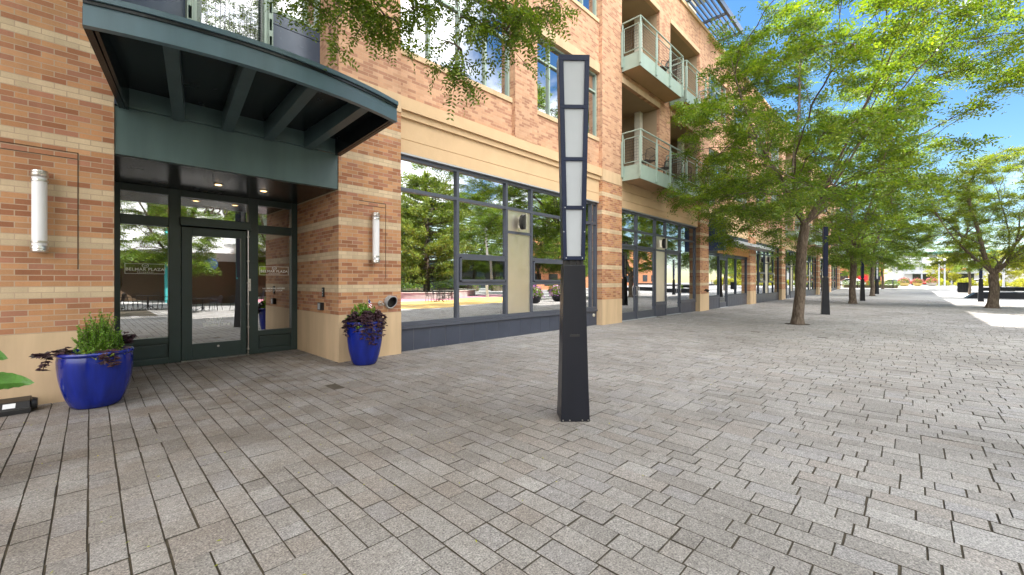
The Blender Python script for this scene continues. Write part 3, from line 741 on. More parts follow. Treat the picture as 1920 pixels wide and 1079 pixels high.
def balcony_bay(x0, x1, mid):
    """two recessed loggias a storey, a brick shaft between them and a balcony before each"""
    O = [(x0 + .02, mid[0]), (mid[1], x1 - .02)]
    ops = [(a, b, z0, z1) for a, b in O for z0, z1 in ((5.04, 8.48), (8.93, 12.42))]
    wall('brick_wall', 'brick_up', x0, x1, 5.04, ROOF, YW - .10, .12, ops)
    for z0, z1 in ((5.04, 8.48), (8.93, 12.42)):
        m = MB(); m.box(x0 + .03, mid[0] - .004, YW - .13, YW + .05, z1 + .003, z1 + .20); m.build('lintel', 'stone', bld)
        m = MB(); m.box(mid[1] + .004, x1 - .03, YW - .13, YW + .05, z1 + .003, z1 + .20); m.build('lintel', 'stone', bld)
        m = MB(); yb = YW + 1.75
        for a, b in O:
            m.quad((a, YW + .021, z1), (b, YW + .021, z1), (b, yb, z1), (a, yb, z1)); m.quad((a, YW + .021, z0), (a, yb, z0), (b, yb, z0), (b, YW + .021, z0))
            m.quad((a, YW + .021, z0), (a, YW + .021, z1), (a, yb, z1), (a, yb, z0)); m.quad((b, YW + .021, z0), (b, yb, z0), (b, yb, z1), (b, YW + .021, z1))
            m.quad((a, yb, z0), (b, yb, z0), (b, yb, z1), (a, yb, z1))
            m.tube([(a + (b - a) * .35, YW + .9, z1 - .012), (a + (b - a) * .35, YW + .9, z1 - .002)], .07, 12, 1)
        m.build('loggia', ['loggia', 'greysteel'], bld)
        for a, b in O:
            win_frame(a + .5, b - .45, z0 + .02, z0 + 2.25, [.5], [z0 + 2.0], yb - .06, .07)
            pl = MB(); pl.box(b - .30, b - .06, YW + .6, YW + .85, z0, z1); pl.build('loggia_post', 'cream', bld)
    m = MB(); m.box(x0, x1, YW - .02, YW + .2, 4.095, 4.36); m.box(x0, x1, YW - .02, YW + .2, 4.375, 4.70); m.box(x0, x1, YW - .006, YW + .2, 4.36, 4.375); m.box(x0, x1, YW - .006, YW + .2, 4.70, 4.712); m.box(x0, x1, YW - .03, YW + .2, 4.712, 5.04)
    m.build('cornice', 'stucco', bld)
    out = []
    for zb in (5.0, 8.86):
        out.append(balcony(x0 + .0, x0 + 3.55, zb)); out.append(balcony(mid[1] - .12, x1 - .28, zb))
    return out
bays = [(PX[i][1], PX[i + 1][0]) for i in range(8)]
for i, (a, c) in enumerate(bays):
    if i % 3 == 1 or i == 5: balcony_bay(a, c, (a + 3.06, a + 4.10))
    else: window_bay(a, c); belt(a, c)
m = MB(); m.box(-14.02, 74.02, YF - .055, YF + .35, ROOF + .002, ROOF + .16); m.build('parapet_cap', 'stone', bld)
# body of the building behind the front: roof, floors, ends and back
m = MB(); m.box(-13.9, 73.9, YW + .22, 24, ROOF - .35, ROOF - .05); m.box(4.36, 73.9, YG + .3, 24, 4.12, 4.32); m.box(4.36, 73.9, 8.9, 24, 8.50, 8.9); m.box(4.36, 73.9, 8.9, 24, 12.45, 12.9)
m.box(-13.9, 73.9, 23.7, 24, -.1, ROOF - .36); m.box(-13.9, -13.6, 9.95, 23.6, -.1, ROOF - .36); m.build('floor_slab', 'room', bld)
m = MB(); m.box(73.6, 74.0, YF + .2, 24, -.1, ROOF - .02); m.build('end_wall', 'brick_up', bld)
# set-back top storey and its louvred sunshade
m = MB(); m.box(-10, 23.9, 8.75, 20, ROOF - .02, 17.3); pent = m.build('top_storey', 'cream', bld)
for k in range(4):
    xw = 21.9 - 3.4 * k
    f = MB(); grid_frame(f, [xw - .7, xw, xw + .7], [14.6, 16.2, 16.9], 8.68, 8.76, .07); f.build('window', 'sage', pent)
    pane_mesh([(xw - .7, xw, 14.6, 16.9), (xw, xw + .7, 14.6, 16.9)], 8.72).build('pane', 'upglass', pent)
m = MB(); m.box(-10.3, 24.4, 8.3, 20.4, 17.3, 17.5); m.build('top_roof', 'sage', pent)
m = MB(); m.box(38, 60, 9.6, 20, ROOF - .02, 16.9); m.build('top_storey', 'cream', bld)
m = MB()
for k in range(19): 
    yy = 6.35 + k * .19; m.box(18.8, 23.2, yy, yy + .045, 14.22, 14.36)
for xx in (18.8, 21, 23.15): m.box(xx, xx + .09, 6.28, 9.9, 14.10, 14.215)
m.box(18.75, 23.3, 6.20, 6.30, 14.08, 14.36); m.build('sunshade', 'bluepanel', bld)
m = MB()
for xx in (19.2, 23.0): m.tube([(xx, 7.6, ROOF - .1), (xx, 7.6, 14.12)], .05, 8)
m.build('sunshade_post', 'sage', bld)

# ---- shop interiors
for i, (a, c) in enumerate(bays):
    m = MB(); y0, y1 = YG + .12, 12.5 + (i % 3)
    m.quad((a - .3, y1, 0), (c + .3, y1, 0), (c + .3, y1, 4.1), (a - .3, y1, 4.1)); m.quad((a - .3, y0, .02), (c + .3, y0, .02), (c + .3, y1, .02), (a - .3, y1, .02))
    m.quad((a - .3, y0, 4.1), (a - .3, y1, 4.1), (c + .3, y1, 4.1), (c + .3, y0, 4.1)); m.quad((a - .3, y0, 0), (a - .3, y1, 0), (a - .3, y1, 4.1), (a - .3, y0, 4.1)); m.quad((c + .3, y0, 0), (c + .3, y0, 4.1), (c + .3, y1, 4.1), (c + .3, y1, 0))
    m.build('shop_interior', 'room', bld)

# ---- shopfront of the first bay
def shopfront(x0, x1, xs, doors=(), panel=None, vents=(), sill=.52, zt=4.06, trans=3.36, base=True, mid=None, frame='alu', pane='glass'):
    """xs: mullions; panel/vents/doors: indices of the columns filled with a steel panel, a vent sash or a door"""
    w = .075; m = MB(); cells = []; vcells = []
    X = [x0 + w / 2] + list(xs) + [x1 - w / 2]
    isdoor = lambda k: k in doors
    for k, x in enumerate(X):
        lo = .0 if (isdoor(k) or isdoor(k - 1)) else sill
        m.box(x - w / 2, x + w / 2, YG - .06, YG + .06, lo, zt)
    for k, (a, b) in enumerate(zip(X, X[1:])):
        A, B_ = a + w / 2, b - w / 2
        m.box(A, B_, YG - .057, YG + .057, zt - w, zt); m.box(A, B_, YG - .057, YG + .057, trans - w / 2, trans + w / 2)
        cells.append((A, B_, trans + w / 2, zt - w))
        if isdoor(k):
            m.box(A, B_, YG - .057, YG + .057, 2.78 - w / 2, 2.78 + w / 2); cells.append((A, B_, 2.78 + w / 2, trans - w / 2)); continue
        m.box(A, B_, YG - .057, YG + .057, sill, sill + .085)
        if panel is not None and k == panel:
            m.box(A, B_, YG - .057, YG + .057, 2.74 - .035, 2.74 + .035); continue
        if k in vents:
            for z in (1.40, 2.06): m.box(A, B_, YG - .057, YG + .057, z - .04, z + .04)
            cells += [(A, B_, sill + .085, 1.36), (A, B_, 2.10, trans - w / 2)]; vcells.append((A, B_, 1.44, 2.02)); continue
        if mid: 
            m.box(A, B_, YG - .057, YG + .057, mid - w / 2, mid + w / 2); cells += [(A, B_, sill + .085, mid - w / 2), (A, B_, mid + w / 2, trans - w / 2)]
        else: cells.append((A, B_, sill + .085, trans - w / 2))
    f = m.build('shopfront', frame, bld)
    m = MB(); m.box(x0, x1, YG - .13, YG + .05, zt + .001, 4.094); m.build('head_trim', 'greysteel' if frame == 'alu' else 'darkalu', f)
    pane_mesh(cells, YG, random.Random(int(x0))).build('pane', pane, f)
    if panel is not None:
        A, B_ = X[panel] + w / 2, X[panel + 1] - w / 2
        m = MB(); m.box(A, B_, YG - .02, YG + .02, sill + .085, 2.705); m.build('steel_panel', 'steel', f)
        m = MB(); m.box(A, B_, YG - .02, YG + .02, 2.775, trans - w / 2); m.build('steel_panel', 'steel', f)
    for a, b, c, d in vcells:
        m = MB(); grid_frame(m, [a + .03, b - .03], [c + .03, d - .03], YG - .09, YG - .02, .055)
        v = m.build('vent_sash', 'alu', f); pane_mesh([(a + .05, b - .05, c + .05, d - .05)], YG - .05).build('vent_pane', 'ventglass', f)
    if base:
        runs = []; k = 0
        n = len(X) - 1
        while k < n:
            if isdoor(k): k += 1; continue
            s = k
            while k < n and not isdoor(k): k += 1
            runs.append((X[s] - w / 2 + .002, X[k] + w / 2 - .002))
        for a, b in runs:
            m = MB(); nt = max(1, int(round((b - a) / .42))); tw = (b - a) / nt
            for q in range(nt): m.box(a + q * tw + .004, a + (q + 1) * tw - .004, YG - .045, YG + .06, -.1, sill - .06)
            t = m.build('tiled_base', 'tile', f)
            m = MB(); m.box(a + .003, b - .003, YG - .039, YG + .055, -.1, sill - .062); m.build('joint', 'grout', f)
            m = MB(); m.box(a, b, YG - .085, YG + .06, sill - .058, sill - .002); m.build('sill_bar', 'alu', f)
    for k in doors:
        A, B_ = X[k] + w / 2, X[k + 1] - w / 2
        m = MB(); st = .10
        m.box(A + .004, A + st, YG - .03, YG + .03, .02, 2.735); m.box(B_ - st, B_ - .004, YG - .03, YG + .03, .02, 2.735)
        m.box(A + st, B_ - st, YG - .028, YG + .028, .02, .30); m.box(A + st, B_ - st, YG - .028, YG + .028, 2.64, 2.735)
        d = m.build('door', 'alu', bld)
        pane_mesh([(A + st, B_ - st, .30, 2.64)], YG).build('pane', pane, d)
        hx = B_ - st / 2 if (k - 1 not in doors) and (k + 1 in doors or True) and not (k - 1 in doors) else A + st / 2
        m = MB(); m.tube([(hx, YG - .03, .92), (hx, YG - .09, .92), (hx, YG - .09, 1.26), (hx, YG - .03, 1.26)], .013, 8); m.build('handle', 'nickel', d)
        m = MB(); m.box(A, B_, YG - .12, YG + .06, -.02, .018); m.build('threshold', 'greysteel', d)
    return f
shopfront(4.36, 11.81, [5.945, 7.55, 8.53, 10.095, 11.49], panel=2, vents=(1, 3))
shopfront(13.11, 20.54, [14.60, 16.19, 17.18, 18.72], doors=(0, 1, 3), panel=2)
# speakers on the steel panels
def wall_speaker(x, z, label):
    t = thing('speaker', label, 'speaker', (x, YG - .03, z - .2), 'speakers on the steel panels of the shopfronts')
    m = MB(); n = 16
    m.box(x - .02, x + .02, YG - .10, YG - .021, z - .15, z + .15); m.build('bracket', 'nickel', t)
    m = MB(); vs = []
    for k in range(n + 1):
        q = -PI / 2 + PI * k / n; vs.append((x - .02 - .11 * math.cos(q), z + .20 * math.sin(q)))
    m.add([(a, YG - .13, b) for a, b in vs] + [(a, YG - .26, b) for a, b in vs], [tuple(range(n + 1)), tuple(reversed(range(n + 1, 2 * n + 2)))] + [(k, k + n + 1, k + n + 2, k + 1) for k in range(n)] + [(n, 2 * n + 1, n + 1, 0)])
    m.build('cone_housing', 'blackplastic', t)
    m = MB(); m.box(x - .019, x + .02, YG - .30, YG - .10, z - .21, z + .21); m.build('cover_plate', 'steel', t, bevel=.004)
    return t
wall_speaker(8.06, 3.03, 'black half round speaker on the steel panel of the nearest shop window')
wall_speaker(16.72, 3.03, 'black half round speaker over the steel panel beside the double glass doors')
# third bay: lower glazed front under a steel awning
xa, xb = bays[2]
m = MB(); m.box(xa, xb, YG - .10, YG + .1, 3.45, 4.094); ff = m.build('shop_fascia', 'navysteel', bld)
m = MB(); m.box(xa + 1.6, xb - .02, YG - .16, YG - .103, 2.98, 3.44); m.build('timber_board', 'wood', bld)
f3 = shopfront(xa, xb, [xa + .5, xa + 2.2, xa + 3.55, xa + 5.2], doors=(2,), sill=.62, zt=3.0, trans=2.86, frame='darkalu')
m = MB(); m.box(xa + .05, xa + .45, YG + .10, YG + .14, .6, 3.0); m.build('red_panel', 'red', f3)
m = MB(); m.box(xa + .55, xa + 2.1, YG + .10, YG + .13, .6, 3.0); m.build('shade_screen', 'cream', f3)
m = MB(); m.box(xa + .10, xb + 2.9, YF - .75, YF - .02, 3.46, 3.62); aw = m.build('shop_awning', 'greysteel', bld, bevel=.006)
m = MB(); m.box(xa + .02, xa + .34, YF - .70, YG - .12, 3.0, 4.6); m.build('blade_end', 'navysteel', aw)
for i in range(3, 8):
    a, c = bays[i]; s = (c - a) / 7.45
    if i in (4, 6): shopfront(a + .002, c - .002, [a + 1.5 * s, a + 3.05 * s, a + 4.05 * s, a + 5.6 * s], doors=(0, 1), panel=2, frame='darkalu')
    else: shopfront(a + .002, c - .002, [a + 1.55 * s, a + 3.2 * s, a + 4.15 * s, a + 5.7 * s], panel=2, vents=(1, 3), frame='darkalu')
for i, lb in ((3, 'black half round speaker on the shopfront just past the grey awning'), (4, 'small distant black speaker two shopfronts past the grey awning')):
    a, c = bays[i]; s = (c - a) / 7.45; wall_speaker(a + 3.6 * s, 3.03, lb)

# ---- entrance: dark green frame set back under the header
YE = 9.50
m = MB()
zr = [0.0, 2.46, 2.60, 2.99, 3.10]
m.box(.216, .35, YE - .07, YE + .07, 0, 3.10); m.box(.97, 1.14, YE - .07, YE + .07, 0, 3.10); m.box(2.19, 2.36, YE - .07, YE + .07, 0, 3.10); m.box(2.98, 3.095, YE - .07, YE + .07, 0, 3.10)
for a, b in ((.35, .97), (1.14, 2.19), (2.36, 2.98)): m.box(a, b, YE - .067, YE + .067, 2.98, 3.10)
for a, b in ((.35, .97), (2.36, 2.98)):
    m.box(a, b, YE - .067, YE + .067, 2.42, 2.585); m.box(a, b, YE - .067, YE + .067, 0, .10); m.box(a, b, YE - .067, YE + .067, .36, .46); m.box(a, b, YE - .03, YE + .03, .10, .36)
m.box(1.14, 2.19, YE - .067, YE + .067, 2.455, 2.62)
ef = m.build('entrance_frame', 'greenmetal', bld, bevel=.006)
m = MB(); m.box(1.12, 2.23, YE - .17, YE - .072, 2.455, 2.605); m.build('door_operator', 'greenmetal', ef, bevel=.008)
for a, b in ((.35, .97), (2.36, 2.98)):
    m = MB(); m.box(a + .03, b - .03, YE - .045, YE - .031, .13, .33); m.build('kick_panel', 'greenmetal', ef, bevel=.004)
pane_mesh([(.35, .97, 2.585, 2.98), (1.14, 2.19, 2.62, 2.98), (2.36, 2.98, 2.585, 2.98), (.35, .97, .46, 2.42), (2.36, 2.98, .46, 2.42)], YE, random.Random(5)).build('pane', 'doorglass', ef)
m = MB(); m.box(1.15, 1.305, YE - .05, YE + .03, .015, 2.44); m.box(2.07, 2.165, YE - .05, YE + .03, .015, 2.44); m.box(1.305, 2.07, YE - .048, YE + .028, .015, .30); m.box(1.305, 2.07, YE - .048, YE + .028, 2.29, 2.44)
ed = m.build('entrance_door', 'greenmetal', bld, bevel=.005)
pane_mesh([(1.30, 2.075, .295, 2.295)], YE - .01, random.Random(8)).build('pane', 'doorglass', ed)
m = MB(); m.tube([(2.178, YE - .11, .02), (2.178, YE - .11, 2.45)], .010, 8)
for z in (.12, .55, 1.0, 1.42, 1.85, 2.33): m.box(2.163, 2.193, YE - .125, YE - .068, z - .016, z + .016)
m.build('pull_bar', 'nickel', ed)
m = MB(); m.box(2.195, 2.225, YE - .10, YE - .071, 1.26, 1.50); m.build('lock_plate', 'nickel', ed)
m = MB(); m.box(1.14, 2.19, YE - .14, YE + .06, -.02, .012); m.build('threshold', 'nickel', ed)
m = MB(); m.tube([(1.70, YE - .053, .225), (1.70, YE - .049, .225)], .02, 12); m.build('door_badge', 'nickel', ed)
text('door_number', '7220', .185, 1.665, YE - .0035, 2.73, 'letters', ef, spacing=1.08)
text('door_address', '7220 W.\nBonfils Lane', .088, 1.47, YE - .0145, .70, 'letters', ed, 'LEFT', line=1.05)
for cx, wd in ((.665, .52), (2.67, .54)):
    m = MB(); z0, z1 = 1.58, 1.755; y = YE - .0035; t = .006; a, b = cx - wd / 2, cx + wd / 2
    for q in ((a, b, z0, z0 + t), (a, b, z1 - t, z1), (a, a + t, z0 + t, z1 - t), (b - t, b, z0 + t, z1 - t)): m.box(q[0], q[1], y - .002, y, q[2], q[3])
    n = 20; ring = [(cx + .040 * math.cos(2 * PI * k / n), y - .001, 1.722 + .034 * math.sin(2 * PI * k / n)) for k in range(n + 1)]
    m.tube(ring, .004, 4, 0, False)
    m.tube([(cx - .018, y - .001, 1.735), (cx - .004, y - .001, 1.705), (cx + .006, y - .001, 1.735), (cx + .02, y - .001, 1.73), (cx + .012, y - .001, 1.708)], .0035, 4, 0, False)
    m.build('logo_frame', 'letters', ef)
    text('building_name', 'BELMAR PLAZA', .070, cx, y, 1.635, 'letters', ef, spacing=1.06)
    text('building_name', 'RESIDENCES', .024, cx, y, 1.600, 'letters', ef, spacing=1.7)
text('notice', 'NO SMOKING WITHIN\n15 FEET OF DOOR', .040, 2.66, YE - .0035, 1.29, 'letters', ef, line=1.2)
# header panel, glossy soffit, canopy
m = MB(); m.box(.218, 3.097, YF + .02, YF + .12, 3.10, 3.72); m.build('header_panel', 'headermetal', bld, bevel=.006)
m = MB(); m.box(.218, 3.097, YF + .121, YE + .2, 3.101, 3.16); m.build('entrance_soffit', 'soffit', bld)
m = MB()
for x in (1.52, 2.20):
    z = 3.097; n = 20
    m.tube([(x, 8.45, z), (x, 8.45, z - .008)], [.072, .066], n, 0)
m.build('downlight', 'nickel', bld)
m = MB(); m.tube([(1.52, 8.45, 3.088), (1.52, 8.45, 3.084)], .045, 16); m.tube([(2.20, 8.45, 3.088), (2.20, 8.45, 3.084)], .045, 16); m.build('downlight_bulb', 'bulb', bld)
# lobby behind the glass
m = MB(); m.quad((-.8, 12.6, 0), (3.9, 12.6, 0), (3.9, 12.6, 3.1), (-.8, 12.6, 3.1)); m.quad((-.8, YE + .1, .012), (3.9, YE + .1, .012), (3.9, 12.6, .012), (-.8, 12.6, .012)); m.quad((-.8, YE + .1, 3.2), (-.8, 12.6, 3.2), (3.9, 12.6, 3.2), (3.9, YE + .1, 3.2))
m.quad((-.8, YE + .1, 0), (-.8, 12.6, 0), (-.8, 12.6, 3.2), (-.8, YE + .1, 3.2)); m.quad((3.3, YE + .1, 0), (3.3, YE + .1, 3.2), (3.3, 12.6, 3.2), (3.3, 12.6, 0)); m.build('lobby', 'lobby', bld)
# canopy: fan of ribs under a curved blue-green fascia
def arc(t, r=0.0):
    x = -.05 + 3.33 * t; y = 5.66 - .29 * (1 - (2 * t - 1) ** 2); return x, y - r
NA = 28; zc0, zc1 = 3.70, 3.90

m = MB()
fr = [arc(k / NA) for k in range(NA + 1)]
back = [(.26 + 2.85 * k / NA, YF + .012) for k in range(NA + 1)]
def strip(m, o0, o1, za, zb):
    vs = [(x, y - o0, za) for x, y in fr] + [(x, y - o1, za) for x, y in fr] + [(x, y - o1, zb) for x, y in fr] + [(x, y - o0, zb) for x, y in fr]
    n = NA + 1
    fs = []
    for k in range(NA):
        for j in range(4): fs.append((j * n + k, j * n + k + 1, ((j + 1) % 4) * n + k + 1, ((j + 1) % 4) * n + k))
    fs += [(0, n, 2 * n, 3 * n), (4 * n - 1, 3 * n - 1, 2 * n - 1, n - 1)]
    m.add(vs, fs)
strip(m, -.05, .0, zc1, zc1 + .20)
strip(m, -.06, .02, zc1 - .012, zc1 - .001)
canopy = m.build('canopy', 'canopymetal', bld)
m = MB(); strip(m, -.08, .045, zc1 + .235, zc1 + .29); m.build('drip_edge', 'canopymetal', canopy)
m = MB(); strip(m, -.08, .022, zc1 + .2, zc1 + .2345); m.build('shadow_gap', 'soffit', canopy)
m = MB(); n = NA + 1
vs = [(x, y + .03, zc1 + .225) for x, y in fr] + [(x, y, zc0 + .36) for x, y in back] + [(x, y + .03, zc1 + .28) for x, y in fr] + [(x, y, zc0 + .44) for x, y in back]
m.add(vs, [(k, k + 1, n + k + 1, n + k) for k in range(NA)] + [(2 * n + k, 3 * n + k, 3 * n + k + 1, 2 * n + k + 1) for k in range(NA)]); m.build('roof_deck', 'canopymetal', canopy)
m = MB(); vs = [(x, y + .05, zc1 + .195) for x, y in fr] + [(x, y - .01, zc0 + .26) for x, y in back]; m.add(vs, [(k, n + k, n + k + 1, k + 1) for k in range(NA)]); m.build('soffit', 'soffit', canopy)
m = MB(); m.box(.24, 3.10, YF - .045, YF + .018, zc0 + .02, zc0 + .43); m.build('wall_beam', 'headermetal', canopy)
def rib(m, tf, xb, wd):
    x, y = arc(tf); a = Vector((x, y + .045, 0)); b2 = Vector((xb, YF - .046, 0)); d = (b2 - a).normalized(); s = Vector((-d.y, d.x, 0)) * wd / 2
    vs = []
    for p, z0, z1 in ((a, zc1 + .002, zc1 + .19), (b2, zc0 - .02, zc0 + .255)):
        for q in (p - s, p + s): vs += [(q.x, q.y, z0), (q.x, q.y, z1)]
    m.add(vs, [(0, 4, 6, 2), (1, 3, 7, 5), (0, 1, 5, 4), (2, 6, 7, 3), (0, 2, 3, 1), (4, 5, 7, 6)])
for tf, xb, wd in ((.19, .86, .13), (.40, 1.43, .13), (.61, 1.97, .13), (.835, 2.56, .13)):
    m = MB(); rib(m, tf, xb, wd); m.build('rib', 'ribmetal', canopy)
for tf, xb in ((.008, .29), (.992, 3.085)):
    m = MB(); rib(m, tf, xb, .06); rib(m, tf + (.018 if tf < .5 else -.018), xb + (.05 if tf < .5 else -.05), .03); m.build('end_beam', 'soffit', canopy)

# ---- recess above the canopy: slate panels, windows and a barred balcony door
YR = 8.20
m = MB(); m.box(.216, 1.15, YR, YR + .1, 4.0, 5.95); m.box(1.158, 2.22, YR, YR + .1, 4.0, 5.40); m.box(2.228, 3.098, YR, YR + .1, 4.0, 6.06); m.box(.216, 1.15, YR, YR + .1, 5.965, 6.24); m.box(2.228, 3.098, YR, YR + .1, 6.075, 6.26)
m.build('slate_panel', 'bluepanel', bld)
for a, b, z0 in ((.23, 1.16, 6.25), (2.21, 3.09, 6.27)):
    win_frame(a, b, z0, 8.3, [.72], [7.6], YR + .04, .07)
win_frame(1.16, 2.21, 5.45, 8.3, [], [7.7], YR + .04, .09)
m = MB(); m.box(.216, 3.098, YR, YR + .2, 8.3, ROOF); m.build('slate_panel', 'bluepanel', bld)
m = MB(); yj = YR - .14
for x in (1.08, 2.20):
    for xx in (x - .035, x + .022): m.box(xx, xx + .012, yj - .05, YR - .002, 5.40, 6.75)
    for z in (5.45, 5.75, 6.05, 6.35, 6.65): m.box(x - .023, x + .022, yj - .04, yj + .03, z - .02, z + .08)
m.tube([(1.08, yj, 6.80), (2.20, yj, 6.80)], .024, 8)
for z in (5.50, 6.70): m.box(1.13, 2.15, yj - .012, yj + .012, z - .03, z + .03)
for x in (1.145, 2.135): m.box(x - .025, x + .025, yj - .011, yj + .011, 5.53, 6.67)
jr = m.build('juliet_rail', 'sage', bld)
m = MB()
for k in range(1, 15): x = 1.16 + .965 * k / 15; m.tube([(x, yj, 5.52), (x, yj, 6.68)], .0028, 4, 0, False)
for k in range(1, 26): z = 5.53 + 1.14 * k / 26; m.tube([(1.17, yj, z), (2.11, yj, z)], .0028, 4, 0, False)
m.build('wire_mesh', 'greysteel', jr)

# ================================================================== FIXTURES ON THE FACADE
def sconce(x, z0, z1, label):
    t = thing('wall_lamp', label, 'wall lamp', (x, YF, (z0 + z1) / 2), 'tube lamps on the entrance piers')
    y = YF - .105; R = .062; n = 24
    m = MB(); m.lathe([(R, z0 + .04), (R, z1 - .04)], x, y, 0, n); m.build('diffuser', 'white', t)
    for zz in (z0, z1 - .085):
        m = MB(); m.lathe([(R * .75, zz), (R + .006, zz + .012), (R + .010, zz + .03), (R + .006, zz + .04), (R + .012, zz + .045), (R + .012, zz + .075), (R + .004, zz + .085)] if zz == z0 else [(R + .004, zz), (R + .012, zz + .01), (R + .012, zz + .04), (R + .006, zz + .045), (R + .01, zz + .055), (R + .006, zz + .075), (R * .7, zz + .085)], x, y, 0, n)
        m.box(x - .035, x + .035, y + .05, YF + .01, zz + .02, zz + .065); m.build('end_cap', 'nickel', t)
    for zz in (z0 + .115, z1 - .135):
        m = MB(); m.lathe([(R + .002, zz), (R + .009, zz + .002), (R + .009, zz + .022), (R + .002, zz + .024)], x, y, 0, n); m.build('ring', 'nickel', t)
sconce(-.41, 1.78, 2.74, 'white tube wall lamp on the brick wall above the wide planted pot')
sconce(3.76, 1.79, 2.75, 'white tube wall lamp on the brick pier between door and shop window')
# hooded vent and small pipe
t = thing('exhaust_vent', 'grey hooded exhaust vent low on the brick pier by the shop window', 'vent', (4.10, YF, 1.05))
m = MB(); n = 28; R = .115
a0 = []; a1 = []
for k in range(n):
    q = 2 * PI * k / n; a0.append((4.10 + R * math.cos(q), YF - .002, 1.045 + R * 1.12 * math.sin(q))); dp = .10 + .06 * math.sin(q); a1.append((4.10 + R * .95 * math.cos(q), YF - dp, 1.045 + R * 1.05 * math.sin(q)))
m.add(a0 + a1, [(k, n + k, n + (k + 1) % n, (k + 1) % n) for k in range(n)], 0, True)
a2 = [(4.10 + (x - 4.10) * .86, y + .002, 1.045 + (z - 1.045) * .86) for x, y, z in a1]; m.add(a1 + a2, [(k, n + k, n + (k + 1) % n, (k + 1) % n) for k in range(n)], 0, True)
m.build('hood', 'greysteel', t)
m = MB(); m.add(a2 + [(4.10 + (x - 4.1) * .8, YF - .01, 1.045 + (z - 1.045) * .8) for x, y, z in a1], [(k, n + k, n + (k + 1) % n, (k + 1) % n) for k in range(n)] + [tuple(range(n, 2 * n))], 0); m.build('throat', 'blackplastic', t)
t = thing('hose_tap', 'small silver hose outlet sticking out beside the hooded vent', 'tap', (3.90, YF, 1.03))
m = MB(); m.tube([(3.90, YF, 1.03), (3.90, YF - .012, 1.03)], .05, 16); m.build('flange', 'nickel', t)
m = MB(); m.tube([(3.90, YF - .012, 1.03), (3.905, YF - .07, 1.028), (3.915, YF - .10, 1.0)], .022, 10); m.build('spout', 'nickel', t)
# door entry devices on the side of the entrance
t = thing('door_intercom', 'slim black entry keypad on the brick side wall of the entrance', 'intercom', (3.1, 8.02, 1.25))
m = MB(); m.box(3.075, 3.1, 7.975, 8.055, 1.155, 1.335); m.build('body', 'blackplastic', t, bevel=.004)
m = MB()
for k in range(3): m.box(3.072, 3.0745, 8.0, 8.03, 1.18 + k * .05, 1.205 + k * .05)
m.build('key', 'greysteel', t)
t = thing('card_reader', 'black card reader box with pale front under the entry keypad', 'card reader', (3.1, 8.08, .98))
m = MB(); m.box(3.03, 3.1, 8.00, 8.15, .905, 1.045); m.build('body', 'blackplastic', t, bevel=.006)
m = MB(); m.box(3.026, 3.029, 8.02, 8.12, .92, 1.03); m.build('plate', 'greysteel', t)
t = thing('outlet_cover', 'cream round utility cover on the dark tiled base behind the light column', 'utility cover', (11.62, YG - .05, .33))
m = MB(); m.tube([(11.62, YG - .044, .33), (11.62, YG - .075, .33)], [.055, .045], 16); m.build('cap', 'cream', t)
m = MB(); m.tube([(11.62, YG - .075, .33), (11.62, YG - .09, .33)], .02, 8); m.build('knob', 'nickel', t)
# small fitting on third pier
t = thing('pier_camera', 'small black spotlight on the brick pier left of the blue and grey awning', 'spotlight', (21.1, YF, .98))
m = MB(); m.tube([(21.1, YF, 1.0), (21.1, YF - .10, 1.02)], .02, 8); m.build('arm', 'blackplastic', t)
m = MB(); m.tube([(21.1, YF - .06, 1.05), (21.1, YF - .2, .96)], [.05, .075], 12); m.build('head', 'blackplastic', t)

